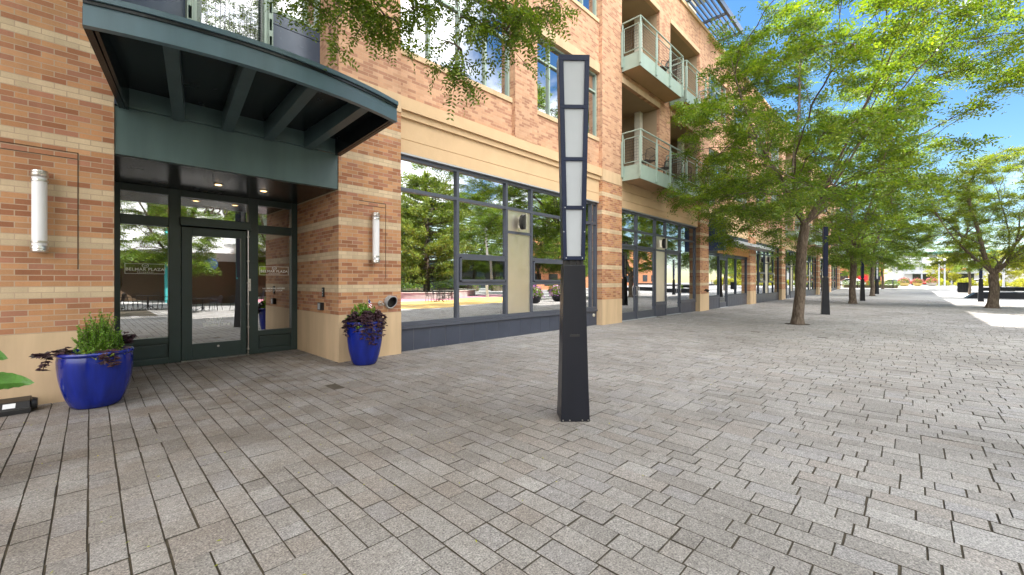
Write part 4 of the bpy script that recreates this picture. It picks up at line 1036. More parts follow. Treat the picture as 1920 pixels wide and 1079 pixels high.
# ================================================================== LIGHT COLUMNS
def light_column():
    t = thing('light_column', 'tall navy light column with four frosted panels standing on the paving before the shop window', 'light column', (0, 0, 0), 'tapered light columns along the promenade')
    zs = 1.66; H = 3.83; D = .085
    def sec(z):
        return .151 - .038 * (z / zs) ** .8 if z < zs else .114 + .050 * (z - zs) / (H - zs)
    m = MB(); st = [0, .35, .8, 1.2, 1.62]; vs = []
    for z in st:
        w = sec(z); d = sec(z) * (1.0 - .12 * z / zs); vs += [(-w, -d, z), (w, -d, z), (w, d, z), (-w, d, z)]
    fs = [(3, 2, 1, 0)] + [(4 * i + k, 4 * i + (k + 1) % 4, 4 * i + 4 + (k + 1) % 4, 4 * i + 4 + k) for i in range(4) for k in range(4)] + [(16, 17, 18, 19)]
    m.add(vs, fs); m.build('base', 'blackpaint', t, bevel=.004)
    m = MB()
    for x in (-.13, -.06, .07, .13): m.tube([(x, -.160, .02), (x, -.167, .02)], .007, 8)
    m.build('bolt', 'nickel', t)
    m = MB(); m.box(-.05, .05, -sec(.89) * .94 - .003, -sec(.89) * .9, .875, .90); m.build('maker_plate', 'blackplastic', t)
    m = MB()
    for x in (-.09, -.03, .045, .095): m.box(x - .012, x + .012, -.04, .04, 1.60, 1.70)
    m.box(-.1, .1, -.02, .02, 1.62, 1.68)
    m.build('joint_lug', 'blackplastic', t)
    # upper frame: two faces front and back, side plates, rails
    m = MB(); bars = [1.675, 1.715, 2.205, 2.245, 2.715, 2.755, 3.265, 3.305, 3.77, H]
    bw = lambda z: .040 if z < 2.24 else .050
    for sgn in (-1, 1):
        for i in range(0, len(bars) - 1):
            z0, z1 = bars[i], bars[i + 1]; w0, w1 = sec(z0), sec(z1); y0, y1 = sgn * .070, sgn * .083
            if sgn < 0: y0, y1 = y1, y0
            if i % 2 == 0: segs = [(-w0, w0, -w1, w1)]
            else: b = bw((z0 + z1) / 2); segs = [(-w0, -w0 + b, -w1, -w1 + b), (w0 - b, w0, w1 - b, w1)]
            for a0, b0, a1, b1 in segs:
                m.add([(a0, y0, z0), (b0, y0, z0), (b0, y1, z0), (a0, y1, z0), (a1, y0, z1), (b1, y0, z1), (b1, y1, z1), (a1, y1, z1)],
                      [(0, 3, 2, 1), (4, 5, 6, 7), (0, 1, 5, 4), (1, 2, 6, 5), (2, 3, 7, 6), (3, 0, 4, 7)])
    for sgn in (-1, 1):
        w0, w1 = sec(1.675), sec(H)
        m.add([(sgn * w0, -.0695, 1.675), (sgn * (w0 - .01), -.0695, 1.675), (sgn * (w0 - .01), .0695, 1.675), (sgn * w0, .0695, 1.675), (sgn * w1, -.0695, H), (sgn * (w1 - .01), -.0695, H), (sgn * (w1 - .01), .0695, H), (sgn * w1, .0695, H)],
              [(0, 3, 2, 1), (4, 5, 6, 7), (0, 1, 5, 4), (1, 2, 6, 5), (2, 3, 7, 6), (3, 0, 4, 7)])
    m.box(-sec(H) + .004, sec(H) - .004, -.069, .069, H - .02, H - .002)
    m.build('frame', 'navy', t, bevel=.003)
    for i in (1, 3, 5, 7):
        z0, z1 = bars[i], bars[i + 1]; a, c = sec(z0) - .042, sec(z1) - .042
        m = MB()
        for y in (-.062, .062): m.add([(-a, y - .004, z0 - .004), (a, y - .004, z0 - .004), (c, y - .004, z1 + .004), (-c, y - .004, z1 + .004), (-a, y + .004, z0 - .004), (a, y + .004, z0 - .004), (c, y + .004, z1 + .004), (-c, y + .004, z1 + .004)],
              [(0, 1, 2, 3), (7, 6, 5, 4), (0, 4, 5, 1), (1, 5, 6, 2), (2, 6, 7, 3), (3, 7, 4, 0)])
        m.build('lit_panel', 'frost', t)
    m = MB()
    for z in (2.225, 1.695):
        for s in (-1, 1): m.tube([(s * (sec(z) - .03), -.083, z), (s * (sec(z) - .03), -.087, z)], .006, 8)
    for s in (-1, 1): m.tube([(s * (sec(2) - .012), -.083, 1.97), (s * (sec(2) - .012), -.087, 1.97)], .006, 8)
    m.build('screw', 'greysteel', t)
    return t
lc = light_column(); lc.location = (3.60, 2.60, 0); lc.rotation_euler = (0, 0, math.radians(-45 + 1))
ramp_z = lambda x: float(np.interp(x, [0, 60, 68, 76, 90, 200], [0, 0, .2, .47, .5, .5]))
for x, y, rz, lb in ((22.5, 2.74, 14, 'dark tapered light column just past the nearest tree, its top among leaves'), (40.2, 2.68, 12, 'dark tapered light column standing between the second and third trees on the left'),
                     (61.3, 2.86, -50, 'far light column with white lit panels showing behind the third tree on the left'), (44.5, -3.5, -2, 'dark light column in sunshine behind the forked tree trunk on the right')):
    copy_tree(lc, (x, y, ramp_z(x)), math.radians(rz), label=lb)

# ================================================================== POTS AND PLANTS
def pot(x, y, rt, rb, h, label):
    t = thing('flower_pot', label, 'flower pot', (x, y, 0), 'glazed cobalt blue pots by the entrance')
    th = .035; wob = lambda j, q: 1 + .008 * math.sin(3 * q + j * .3) + .006 * math.sin(2 * q + 1)
    prof = [(rb * .9, 0.0), (rb, .012)]
    for k in range(1, 12):
        s = k / 12; prof.append((rb + (rt * .985 - rb) * (1 - (1 - s) ** 2.5), h * .93 * s))
    prof += [(rt * .965, h * .925), (rt * .99, h * .94), (rt * 1.02, h * .955), (rt * 1.025, h * .975), (rt, h * .995), (rt - th * .6, h), (rt - th, h * .97), (rt - th * 1.2, h * .86), (rt * .5, h * .855)]
    m = MB(); m.lathe(prof, x, y, 0.0, 48, 0, wob); m.build('body', 'bluepot', t)
    m = MB(); m.lathe([(.01, h * .86), (rt * .5, h * .875), (rt - th * 1.3, h * .875), (rt - th * 1.3, h * .85)], x, y, 0, 28); m.build('soil', 'soil', t)
    return t
pot(.05, 6.86, .325, .205, .645, 'wide cobalt blue glazed pot by the left brick wall, holding a rounded green shrub')
pot(3.37, 6.90, .305, .195, .76, 'tall cobalt blue glazed pot by the brick pier, purple leaves spilling over it')
rgp = np.random.default_rng(11); rpp = random.Random(11)
def bush(name, label, cat, x, y, z, w, h, n, mat, ls=(.014, .026), spike=True, group=None):
    """upright twigs set all round with small leaves"""
    t = thing(name, label, cat, (x, y, z), group); m = MB(); Ps = []; Ds = []
    for k in range(n):
        a = rpp.uniform(0, 2 * PI); r = math.sqrt(rpp.random()); hh = h * (1 - .55 * r * r) * rpp.uniform(.55, 1.06)
        b = Vector((x + r * w * .45 * math.cos(a), y + r * w * .45 * math.sin(a), z)); e = Vector((x + r * w * math.cos(a), y + r * w * math.sin(a), z + hh))
        mid = b.lerp(e, .5) + Vector((r * w * .22 * math.cos(a) + rpp.gauss(0, .02), r * w * .22 * math.sin(a) + rpp.gauss(0, .02), 0)); e = e + Vector((rpp.gauss(0, .03), rpp.gauss(0, .03), 0)); m.tube([b, mid, e], [.004, .003, .0015], 3, 0, False)
        q = int(h * 62)
        for j in range(q):
            u = .18 + .82 * (j + rpp.random()) / q; p = (b.lerp(mid, u * 2) if u < .5 else mid.lerp(e, u * 2 - 1))
            for s in range(3):
                aa = rpp.uniform(0, 2 * PI); Ps.append(tuple(p)); Ds.append((math.cos(aa), math.sin(aa), rpp.uniform(-.3, 1.0)))
    m.build('stem', 'bark', t)
    P = np.array(Ps) - np.array([x, y, z]); D = np.array(Ds); k = len(P)
    quads_obj('foliage', leaf_quads(P, D, rgp.normal(0, 1, (k, 3)) + [0, 0, .6], rgp.uniform(ls[0], ls[1], k), rgp.uniform(.008, .015, k) * ls[1] / .026), mat, t); return t
def vine(name, label, cat, x, y, z, runs, mat, lsz=(.05, .09), group=None, lobes=True):
    """stems that rise, arch over the rim and hang, with lobed dark leaves"""
    t = thing(name, label, cat, (x, y, z), group); m = MB(); Ps = []; Ds = []; Ns = []
    for pts in runs:
        pts = [Vector(p) for p in pts]; fine = []
        for i in range(len(pts) - 1):
            for k in range(5): fine.append(pts[i].lerp(pts[i + 1], k / 5))
        fine.append(pts[-1]); m.tube(fine, .004, 4, 0, False)
        for i, p in enumerate(fine[2:]):
            for s in range(2):
                a = rpp.uniform(0, 2 * PI); d = Vector((math.cos(a), math.sin(a), rpp.uniform(-.9, .2))); bp = Vector((0, 0, 0))
                for lob in ((0, 1), (.75, .72), (-.75, .72)) if lobes else ((0, 1),):
                    ca, sa = math.cos(lob[0]), math.sin(lob[0]); dd = Vector((d.x * ca - d.y * sa, d.x * sa + d.y * ca, d.z)) * lob[1]
                    Ps.append(tuple(p)); Ds.append(tuple(dd)); Ns.append((rpp.gauss(0, .4), rpp.gauss(0, .4) - .4, 1))
    m.build('stem', 'purple', t)
    P = np.array(Ps) - np.array([x, y, z]); D = np.array(Ds); k = len(P); ln = rgp.uniform(lsz[0], lsz[1], k)
    quads_obj('foliage', leaf_quads(P, D, np.array(Ns), ln, ln * .55), mat, t); return t
bush('boxwood_shrub', 'bright green rounded box shrub growing in the wide blue pot', 'shrub', .07, 6.87, .55, .21, .56, 150, 'shrub')
bush('groundcover_plant', 'low lime green filler plant round the box shrub in the wide pot', 'plant', .07, 6.78, .55, .25, .14, 60, 'lime', (.02, .035))
def runs(cx, cy, z, r, specs):
    out = []
    for a, up, out_r, down in specs:
        a = math.radians(a); u = Vector((math.cos(a), math.sin(a), 0)); b = Vector((cx, cy, z)) + u * r * .55
        out.append([b, b + u * r * .25 + Vector((0, 0, up)), Vector((cx, cy, z)) + u * (r + out_r * .7) + Vector((0, 0, up * .6)), Vector((cx, cy, z)) + u * (r + out_r) + Vector((0, 0, -down))])
    return out
vine('purple_vine', 'dark purple trailing vine reaching out of the wide blue pot', 'plant', .03, 6.86, .56, runs(.05, 6.86, .60, .31, [(192, .10, .16, -.06), (200, .08, .12, .10), (280, .06, .035, .06), (296, .06, .03, .10), (8, .22, .0, -.2), (25, .18, .0, -.15)]), 'purple', (.045, .075))
bush('bright_green_shrub', 'light green leafy shrub at the back of the tall blue pot', 'shrub', 3.36, 6.97, .64, .25, .46, 80, 'shrub', (.025, .045))
bush('trailing_green_plant', 'green trailing leaves over the left rim of the tall blue pot', 'plant', 3.24, 6.84, .64, .19, .14, 26, 'shrub', (.03, .05))
vine('sweet_potato_vine', 'dense purple sweet potato vine spilling over the front of the tall blue pot', 'plant', 3.37, 6.93, .66, runs(3.37, 6.93, .72, .28, [(a, .12 + .05 * (k % 3), .05 + .03 * (k % 2), dn) for k, (a, dn) in enumerate([(175, .10), (190, .16), (205, .02), (225, .10), (240, .22), (250, .12), (258, .30), (268, .22), (275, .34), (285, .24), (295, .12), (305, .20), (318, .08), (335, .05), (350, .03), (262, .05), (290, .02), (245, -.02)])]), 'purple', (.05, .085))
t = thing('small_flag', 'small striped flag on a stick in the tall blue pot', 'flag', (3.40, 6.76, .7))
m = MB(); m.tube([(3.40, 6.76, .68), (3.34, 6.73, 1.20)], .004, 6); m.build('stick', 'bark', t)
for k in range(6):
    m = MB(); z = 1.14 - k * .022; xs = 3.348 + k * .003
    m.add([(xs, 6.728, z), (xs + .05 + .01 * math.sin(k), 6.716, z - .05), (xs + .05, 6.716, z - .072), (xs, 6.728, z - .022)], [(0, 1, 2, 3)]); m.build('stripe', 'flagred' if k % 2 else 'letters', t)
m = MB(); m.add([(3.352, 6.724, 1.145), (3.38, 6.712, 1.12), (3.38, 6.712, 1.06), (3.356, 6.724, 1.085)], [(0, 1, 2, 3)]); m.build('canton', 'flagblue', t)
# broad leaved plant coming in from the left
t = thing('broad_leaved_plant', 'broad bright green leaves reaching in at the left edge beside the black box', 'plant', (-.86, 4.74, 0))
m = MB(); m.lathe([(.17, 0), (.21, .3), (.235, .42), (.22, .42), (.20, .36), (.01, .36)], -.86, 4.74, 0, 24); m.build('tub', 'concrete', t)
def big_leaf(b, tip, wd, droop):
    m = MB(); b = Vector(b); tip = Vector(tip); d = tip - b; s = (d.cross(Vector((0, 0, 1))).normalized() * .45 + Vector((0, 0, 1)) * -.8).normalized(); n = 14; vs = []
    for i in range(n + 1):
        u = i / n; c = b + d * u; c.z -= droop * u * u; wv = wd * (math.sin(PI * min(1, u * .96 + .04)) ** .7) * (1 - .25 * u) * (1 + (.06 if i % 2 else -.04))
        for k in (-1, -.5, 0, .5, 1): vs.append(c + s * wv * k + Vector((0, .9 * abs(k) * wv - .02 * (i % 2) * abs(k), .03 * abs(k) * wv * 6)))
    m.add(vs, [(i * 5 + k, i * 5 + k + 1, i * 5 + 6 + k, i * 5 + 5 + k) for i in range(n) for k in range(4)], 0, True); return m
for b, tp, wd, dr in (((-.62, 4.70, .72), (-.285, 4.62, .735), .075, .03), ((-.72, 4.74, .98), (-.415, 4.70, .93), .09, .04), ((-.62, 4.76, .95), (-.9, 4.9, .95), .09, .08), ((-.62, 4.70, .9), (-.8, 4.45, .85), .08, .06), ((-.6, 4.8, 1.0), (-.62, 5.1, 1.0), .08, .06)):
    big_leaf(b, tp, wd, dr).build('leaf', 'bigleaf', t)
    m = MB(); m.tube([(-.86, 4.74, .34), ((b[0] - .86) / 2 - .02, (b[1] + 4.72) / 2, b[2] * .7), b], [.010, .008, .006], 6); m.build('stem', 'shrub', t)
# black bait box at the wall
t = thing('bait_station', 'low black plastic box with a white sticker against the foot of the wall', 'bait box', (-.72, 7.12, 0))
m = MB(); x0, x1, y0, y1 = -1.0, -.455, 6.98, 7.24
m.add([(x0, y0, .0), (x1, y0, 0), (x1, y1, 0), (x0, y1, 0), (x0, y0 - .0, .055), (x1, y0, .055), (x1, y1, .055), (x0, y1, .055)], [(0, 3, 2, 1), (4, 5, 6, 7), (0, 1, 5, 4), (1, 2, 6, 5), (2, 3, 7, 6), (3, 0, 4, 7)]); m.build('tray', 'blackplastic', t, bevel=.006)
m = MB(); m.add([(x0, y0 + .006, .058), (x1 - .004, y0 + .006, .058), (x1 - .004, y1, .058), (x0, y1, .058), (x0, y0 + .075, .125), (x1 - .012, y0 + .075, .125), (x1 - .012, y1, .145), (x0, y1, .145)], [(0, 3, 2, 1), (4, 5, 6, 7), (0, 1, 5, 4), (1, 2, 6, 5), (2, 3, 7, 6), (3, 0, 4, 7)]); lid = m.build('lid', 'blackplastic', t, bevel=.008)
m = MB(); m.add([(-.66, y0 + .018, .0725), (-.57, y0 + .018, .0725), (-.57, y0 + .062, .1145), (-.66, y0 + .062, .1145)], [(0, 1, 2, 3)]); m.build('sticker', 'label', lid)
m = MB(); m.tube([(-.456, 7.10, .075), (-.415, 7.10, .075)], [.075, .06], 14); m.build('end_cap', 'blackplastic', t)

# ================================================================== TREES
LB = 'honey locusts along the promenade'
def vase(p):
    """crown of the nearest tree: narrow low down on the open side, wide and high towards it"""
    l = (p.x - 16.75) * .698 - (p.y - 2.8) * .716
    return p.y < 6.75 and (l > -1 or p.z > 3.4) and l < np.interp(p.z, [3.4, 5, 6.5, 8, 9.2, 10.2, 11.3, 12.4], [.7, 2.2, 3.5, 4.4, 5.5, 4.3, 2.9, 1.4]) and l > -4.4 + max(0, p.z - 7.2) * 1.05
t1 = make_tree('locust_tree', 'large green honey locust nearest on the left, its crown filling the middle of the sky', 'tree', 4, 13.4, 3.35, 6.7, 2.8, .150, (.9, -.9), 290, 13, (16.75, 2.80, 0), 'leaf', LB,
    [(2.45, .50), (0.6, .28), (-0.75, .80), (5.0, .34), (1.5, .38), (-1.1, .45)], frond=(.27, 4), oblate=.95, keep=vase)
t2 = make_tree('locust_tree', 'second honey locust on the left, standing behind the nearest dark column', 'tree', 9, 12.4, 3.0, 4.9, 2.7, .18, (.0, -.1), 290, 13, (34.6, 2.78, 0), 'leaf', LB, frond=(.30, 3), keep=lambda p: p.y < 6.8 and (p.x - 34.6) * .698 - (p.y - 2.78) * .716 < 2.0 + max(0, p.z - 3.5) * .36)
make_tree('locust_tree', 'third honey locust on the left, with a slim leaning trunk', 'tree', 27, 12.2, 2.9, 4.6, 2.7, .17, (.5, .1), 250, 12, (54.2, 2.85, 0), 'leaf', LB, frond=(.32, 3), keep=lambda p: p.y < 6.8 and (p.x - 54.2) * .698 - (p.y - 2.85) * .716 < 2.0 + max(0, p.z - 4) * .35)
copy_tree(t1, (75.0, 2.9, .46), 1.2, .82, 'farthest honey locust on the left, in front of the black fence', LB)
t3 = make_tree('locust_tree', 'sunlit yellow green honey locust with a low forked trunk on the right', 'tree', 15, 8.4, 1.85, 3.8, 2.3, .20, (.3, -.5), 240, 13, (34.3, -3.12, 0), 'leafy', LB,
    [(2.2, .75), (0.9, .3), (-.9, .5), (4.6, .55)], frond=(.27, 3))
copy_tree(t2, (64.5, -4.3, .1), 2.4, (.60, .60, .92), 'tall sunlit honey locust behind the bin on the right', LB)

# the tree beside the viewer: trunk left of the view, one long limb overhead with hanging sprays
t0 = thing('locust_tree', 'honey locust whose hanging leafy sprays reach in from above the entrance canopy', 'tree', (-1.95, 2.75, 0), LB)
def overhead_tree():
    rg = np.random.default_rng(31); rr = random.Random(31); B = Vector((-1.95, 2.75, 0)); mb = MB()
    mb.tube([B + Vector(p) for p in ((0, 0, -.05), (.02, 0, .25), (.03, .02, 1.2), (.0, .0, 2.4), (.05, .02, 3.0))], [.27, .20, .18, .17, .16], 16)
    limb = [B + Vector(p) for p in ((.05, .02, 2.95), (.5, .1, 3.9), (1.2, .2, 4.7), (2.2, .5, 5.2), (3.2, .95, 5.45), (4.2, 1.0, 5.55), (5.2, .7, 5.8), (6.2, .3, 6.3))]
    mb.tube(limb, [.13, .12, .105, .085, .068, .055, .04, .02], 10, 0, False)
    others = [[B + Vector((0, 0, 2.9)), B + Vector((-.6, -.8, 4.2)), B + Vector((-1.4, -1.6, 6)), B + Vector((-1.9, -2.2, 8))], [B + Vector((0, 0, 2.9)), B + Vector((-.5, .3, 4.4)), B + Vector((-.9, .6, 6.4)), B + Vector((-1.2, .7, 8.4))], [B + Vector((.05, 0, 2.95)), B + Vector((.6, -1.0, 4.4)), B + Vector((1.8, -2.6, 6.2)), B + Vector((3.0, -3.8, 7.6))]]
    for o in others: mb.tube(o, [.12, .10, .07, .03], 10, 0, False)
    tips = [((1.75, 5.11, 4.75), .38, 3), ((2.21, 4.74, 4.67), .36, 5), ((2.47, 4.53, 4.63), .34, 4), ((2.75, 4.36, 4.73), .36, 4), ((2.88, 4.05, 4.85), .32, 3), ((3.24, 3.84, 4.57), .34, 4), ((2.92, 3.66, 4.08), .26, 4), ((3.34, 3.34, 4.33), .36, 5), ((3.74, 3.35, 4.73), .32, 4), ((3.82, 3.02, 4.85), .30, 3), ((2.13, 4.97, 4.95), .34, 3), ((3.01, 3.38, 4.63), .34, 3)]
    hosts = [limb[2].lerp(limb[3], k / 3) for k in range(3)] + [limb[3].lerp(limb[4], k / 4) for k in range(4)] + [limb[4].lerp(limb[5], k / 4) for k in range(4)] + [limb[5].lerp(limb[6], k / 3) for k in range(3)]
    jobs = []; alltips = []; hubs = {}
    for c, rad_, nn in tips:
        c = Vector(c); jobs.append((c, 7))
        for q in range(nn):
            a = rr.uniform(0, 2 * PI); e = c + Vector((math.cos(a), math.sin(a), rr.uniform(-.75, .25))) * rad_ * rr.uniform(.6, 1.1)
            jobs.append((e, 6)); alltips.append(e); hubs[id(e)] = c
    k = 0
    while k < 230:                                        # the rest of the crown, higher up
        e = Vector((rr.gauss(-.6, 2.3), rr.gauss(2.6, 2.3), rr.uniform(5.6, 9.5)))
        dep = e.x * math.cos(YAW) + e.y * math.sin(YAW)
        if e.y > 6.4 or (dep > 0 and e.z < 1.45 + .685 * dep + .75): continue
        jobs.append((e, 6)); k += 1
        for q in range(3): jobs.append((e + Vector((rr.gauss(0, .4), rr.gauss(0, .4), rr.gauss(.1, .18))), 6))
    allh = hosts + [p for o in others for p in o[1:]] + limb[5:]
    FP = []; FD = []
    for tip, n in jobs:
        h = hubs.get(id(tip)) or min(allh, key=lambda q: (q - tip).length); dl = (tip - h).length
        c1 = h + Vector(((tip - h).x * .5, (tip - h).y * .5, .22 * dl)); pl = []
        m = max(5, int(dl / .12))
        for j in range(m + 1):
            s = j / m; p = h * (1 - s) ** 2 + c1 * 2 * s * (1 - s) + tip * s * s
            if 0 < j: p += Vector((rr.gauss(0, .012), rr.gauss(0, .012), rr.gauss(0, .010)))
            pl.append(p)
        mb.tube(pl, [.013 - .010 * j / m for j in range(m + 1)], 5, 0, False)
        for j in range(int(m * (.25 if id(tip) in hubs else .72)), m + 1):
            if rr.random() < .12: continue
            tw = (pl[min(j + 1, m)] - pl[max(j - 1, 0)]).normalized()
            for side in (-1, 1) if rr.random() < .58 else ():
                a = Vector((-tw.y, tw.x, 0)) * side + tw * rr.uniform(.2, .9) + Vector((rr.gauss(0, .35), rr.gauss(0, .35), rr.gauss(-.25, .3)))
                FP.append(pl[j]); FD.append(a)
            for _q in range(1 if rr.random() < .55 else 0):      # short side twigs
                a = (Vector((rr.gauss(0, 1), rr.gauss(0, 1), rr.gauss(-.35, .4))) + tw * .6).normalized(); q = pl[j] + a * rr.uniform(.12, .36)
                mb.tube([pl[j], q], [.004, .002], 4, 0, False)
                for u in (.35, .6, .85, 1):
                    FP.append(pl[j].lerp(q, u)); FD.append(a * .6 + Vector((rr.gauss(0, .6), rr.gauss(0, .6), rr.gauss(-.2, .3))))
    tk = mb.build('trunk', 'bark'); tk.parent = t0; tk.matrix_parent_inverse = Matrix.Translation(-B)
    FP = np.array([tuple(p - B) for p in FP]); FD = np.array([tuple(x) for x in FD])
    quads_obj('crown', fronds(FP, FD, rg.uniform(.15, .25, len(FP)), 7, .44, rg, .32, .30), 'leaf', t0)
overhead_tree()

# ================================================================== THE FAR END OF THE PROMENADE
def fence(pts, z, h, label, gap=.11):
    t = thing('metal_fence', label, 'fence', (*pts[0], z)); m = MB(); r = MB()
    for a, b in zip(pts, pts[1:]):
        a = Vector((*a, 0)); b = Vector((*b, 0)); n = int((b - a).length / gap); d = (b - a)
        for k in range(n + 1):
            p = a + d * (k / n); m.tube([(p.x, p.y, z + .08), (p.x, p.y, z + h - .05)], .009, 4, 0, False)
        for q in (z + .10, z + h - .05): r.tube([(a.x, a.y, q), (b.x, b.y, q)], .022, 6)
    m.build('bar', 'blackpaint', t)['kind'] = 'stuff'
    r.build('rail', 'blackpaint', t)
    for p in pts: q = MB(); q.box(p[0] - .04, p[0] + .04, p[1] - .04, p[1] + .04, z - .02, z + h + .06); q.build('post', 'blackpaint', t)
    return t
fence([(74.6, 7.4), (76.0, 5.6), (77.3, 4.0), (78.6, 1.95)], .47, 1.0, 'low black metal fence closing the promenade beyond the last left tree')
fence([(96, -7.4), (96.5, -10), (97, -13), (97.5, -17)], .5, 1.05, 'black metal fence before the yellow shrubs on the far right')
# flower bowls
def flower_bowl(x, y, z, mat, label, s=1.0, fl='flower'):
    t = thing('flower_bowl', label, 'planter', (x, y, z)); n = 22
    m = MB(); m.lathe([(.30 * s, 0), (.48 * s, .12 * s), (.60 * s, .42 * s), (.64 * s, .55 * s), (.60 * s, .56 * s), (.5 * s, .5 * s), (.02, .5 * s)], x, y, z, n); m.build('bowl', mat, t)
    k = 700; v = rgp.normal(0, 1, (k, 3)); v = norm(v) * rgp.uniform(.3, 1, (k, 1)) ** .5; v *= [.74 * s, .74 * s, .62 * s]; v[:, 2] = np.abs(v[:, 2]) * 1.35 + .5 * s
    quads_obj('foliage', leaf_quads(v, rgp.normal(0, 1, (k, 3)), rgp.normal(0, 1, (k, 3)), rgp.uniform(.10, .2, k) * s, rgp.uniform(.05, .1, k) * s), 'leaf', t)
    k = 260; v = rgp.normal(0, 1, (k, 3)); v = norm(v) * rgp.uniform(.85, 1.08, (k, 1)); v *= [.76 * s, .76 * s, .62 * s]; v[:, 2] = np.abs(v[:, 2]) * 1.4 + .5 * s
    quads_obj('blossom', leaf_quads(v, rgp.normal(0, 1, (k, 3)), rgp.normal(0, 1, (k, 3)), rgp.uniform(.08, .16, k) * s, rgp.uniform(.08, .14, k) * s), fl, t)
    return t
flower_bowl(111.9, 1.2, .5, 'yellowpot', 'pale yellow flower bowl nearest the fence at the far end of the promenade', 1.25)
flower_bowl(113.7, -.7, .5, 'yellowpot', 'middle of the three distant flower bowls, orange yellow with pink blossom', 1.15)
flower_bowl(115.7, -2.7, .5, 'concrete', 'grey green distant flower bowl nearest the white pole at the far end', 1.25)
# cars
def car(x, y, z, rz, paint, label):
    t = thing('parked_car', label, 'car', (x, y, z))
    prof = [(-2.2, .35), (-2.25, .62), (-2.15, .92), (-1.75, 1.0), (-1.15, 1.42), (.35, 1.45), (1.05, 1.02), (1.95, .88), (2.2, .66), (2.2, .35)]
    def slab(p, w, w2, mi=0):
        m = MB(); n = len(p); top = max(q[1] for q in p)
        vs = [(a, -(w if b < 1.02 else w2), b) for a, b in p] + [(a, (w if b < 1.02 else w2), b) for a, b in p]
        return m.add(vs, [tuple(range(n)), tuple(reversed(range(n, 2 * n)))] + [(k, k + n, (k + 1) % n + n, (k + 1) % n) for k in range(n)], mi)
    def loc(m, nm, mat, bev=0, par=None):
        o = m.build(nm, mat, bevel=bev); o.parent = par or t; return o
    bd = loc(slab(prof, .88, .70), 'body', paint, .05)
    g = slab([(-1.66, 1.04), (-1.12, 1.36), (.32, 1.39), (.92, 1.05)], .80, .725); loc(g, 'side_window', 'carglass')
    m = MB(); m.add([(1.06, -.76, 1.04), (1.06, .76, 1.04), (.42, .66, 1.42), (.42, -.66, 1.42)], [(0, 1, 2, 3)]); loc(m, 'windscreen', 'carglass')
    m = MB(); m.add([(-1.78, -.76, 1.03), (-1.20, -.66, 1.41), (-1.20, .66, 1.41), (-1.78, .76, 1.03)], [(0, 1, 2, 3)]); loc(m, 'rear_window', 'carglass')
    for s in (-1, 1):
        m = MB(); m.box(-2.27, -2.18, s * .7 - .14, s * .7 + .14, .70, .86); loc(m, 'tail_light', 'redlens')
        m = MB(); m.box(2.14, 2.22, s * .66 - .16, s * .66 + .16, .66, .78); loc(m, 'headlight', 'frost')
        for a in (-1.35, 1.38):
            m = MB(); m.tube([(a, s * .70, .32), (a, s * .90, .32)], .32, 18); wl = loc(m, 'wheel', 'rubber')
            m = MB(); m.tube([(a, s * .895, .32), (a, s * .91, .32)], .2, 14); loc(m, 'rim', 'greysteel', 0, wl)
    t.rotation_euler = (0, 0, rz); return t
car(92.0, 8.0, .5, 1.75, 'carwhite', 'white car parked beyond the building end beside the black fence')
car(94.5, 11.2, .5, 1.75, 'carred', 'red car parked behind the white car at the building end')
car(140, -10.4, .44, 1.5, 'carwhite', 'white car with red tail lights on the street beyond the right trees')
car(141, 4.0, .44, 1.6, 'cargrey', 'dark grey car on the street behind the far flower bowls')
car(143.5, -1.5, .44, -1.5, 'carred', 'small distant red car crossing beyond the flower bowls')
# orange shop with red columns
t = thing('orange_shop', 'orange brick shop with tall red columns at the far end', 'building', (118, 10, .5))
m = MB(); m.box(118, 126, 4.6, 26, .3, 6.2); m.build('wall', 'orange', t)
m = MB(); m.box(117.6, 126.4, 4.2, 26.4, 6.2, 6.6); m.build('roof', 'cream', t)
for yy in (8.2, 7.3, 13.5): m = MB(); m.tube([(117.2, yy, .45), (117.2, yy, 5.6)], .36, 14); m.build('column', 'red', t)
m = MB(); m.tube([(117.0, 9.2, .45), (117.0, 9.2, 5.4)], .3, 12); m.build('column', 'cream', t)
for yy in (5.6, 11, 16, 20): m = MB(); m.box(117.95, 118.0, yy - .7, yy + .7, 1.4, 3.4); m.build('window', 'carglass', t)
m = MB(); m.box(117.94, 118, 5.0, 12, 4.4, 5.2); m.build('sign_band', 'yellowpot', t)
# white building with green roof edge closing the view
t = thing('glass_hall', 'white and glass hall with a green roof edge closing the far end', 'building', (196, -10, .4))
m = MB(); m.box(196, 216, -42, 5.2, .2, 10.4); m.build('wall', 'pale', t)
m = MB(); m.box(193.6, 217, -43, 6.4, 10.4, 11.2); m.build('roof', 'greenroof', t)
for k in range(8):
    y0 = 3.6 - k * 5.4; f = MB(); ys = [y0 - 4.4, y0 - 2.9, y0 - 1.4, y0]
    for yy in ys: f.box(195.9, 196.0, yy - .09, yy + .09, 5.4, 9.6)
    for zz in (5.4, 7.5, 9.6): f.box(195.91, 196.0, ys[0] + .09, ys[-1] - .09, zz - .09, zz + .09)
    fo = f.build('window', 'greysteel', t); g = MB(); g.quad((195.97, ys[0], 5.4), (195.97, ys[-1], 5.4), (195.97, ys[-1], 9.6), (195.97, ys[0], 9.6)); g.build('pane', 'upglass', fo)
for yy in (4.6, -2.2, -9, -16, -23): m = MB(); m.tube([(194.2, yy, .3), (194.2, yy, 10.4)], .22, 10); m.build('column', 'greysteel', t)
m = MB(); m.box(193.9, 196, -16, 2, 4.0, 4.9); m.build('entrance_canopy', 'greysteel', t)
m = MB(); m.box(195.85, 195.99, -14, 0, .4, 3.9); m.build('dark_entrance', 'carglass', t)
m = MB(); m.box(193.8, 193.9, -12.5, -6, 4.95, 5.6); m.build('sign_band', 'red', t)
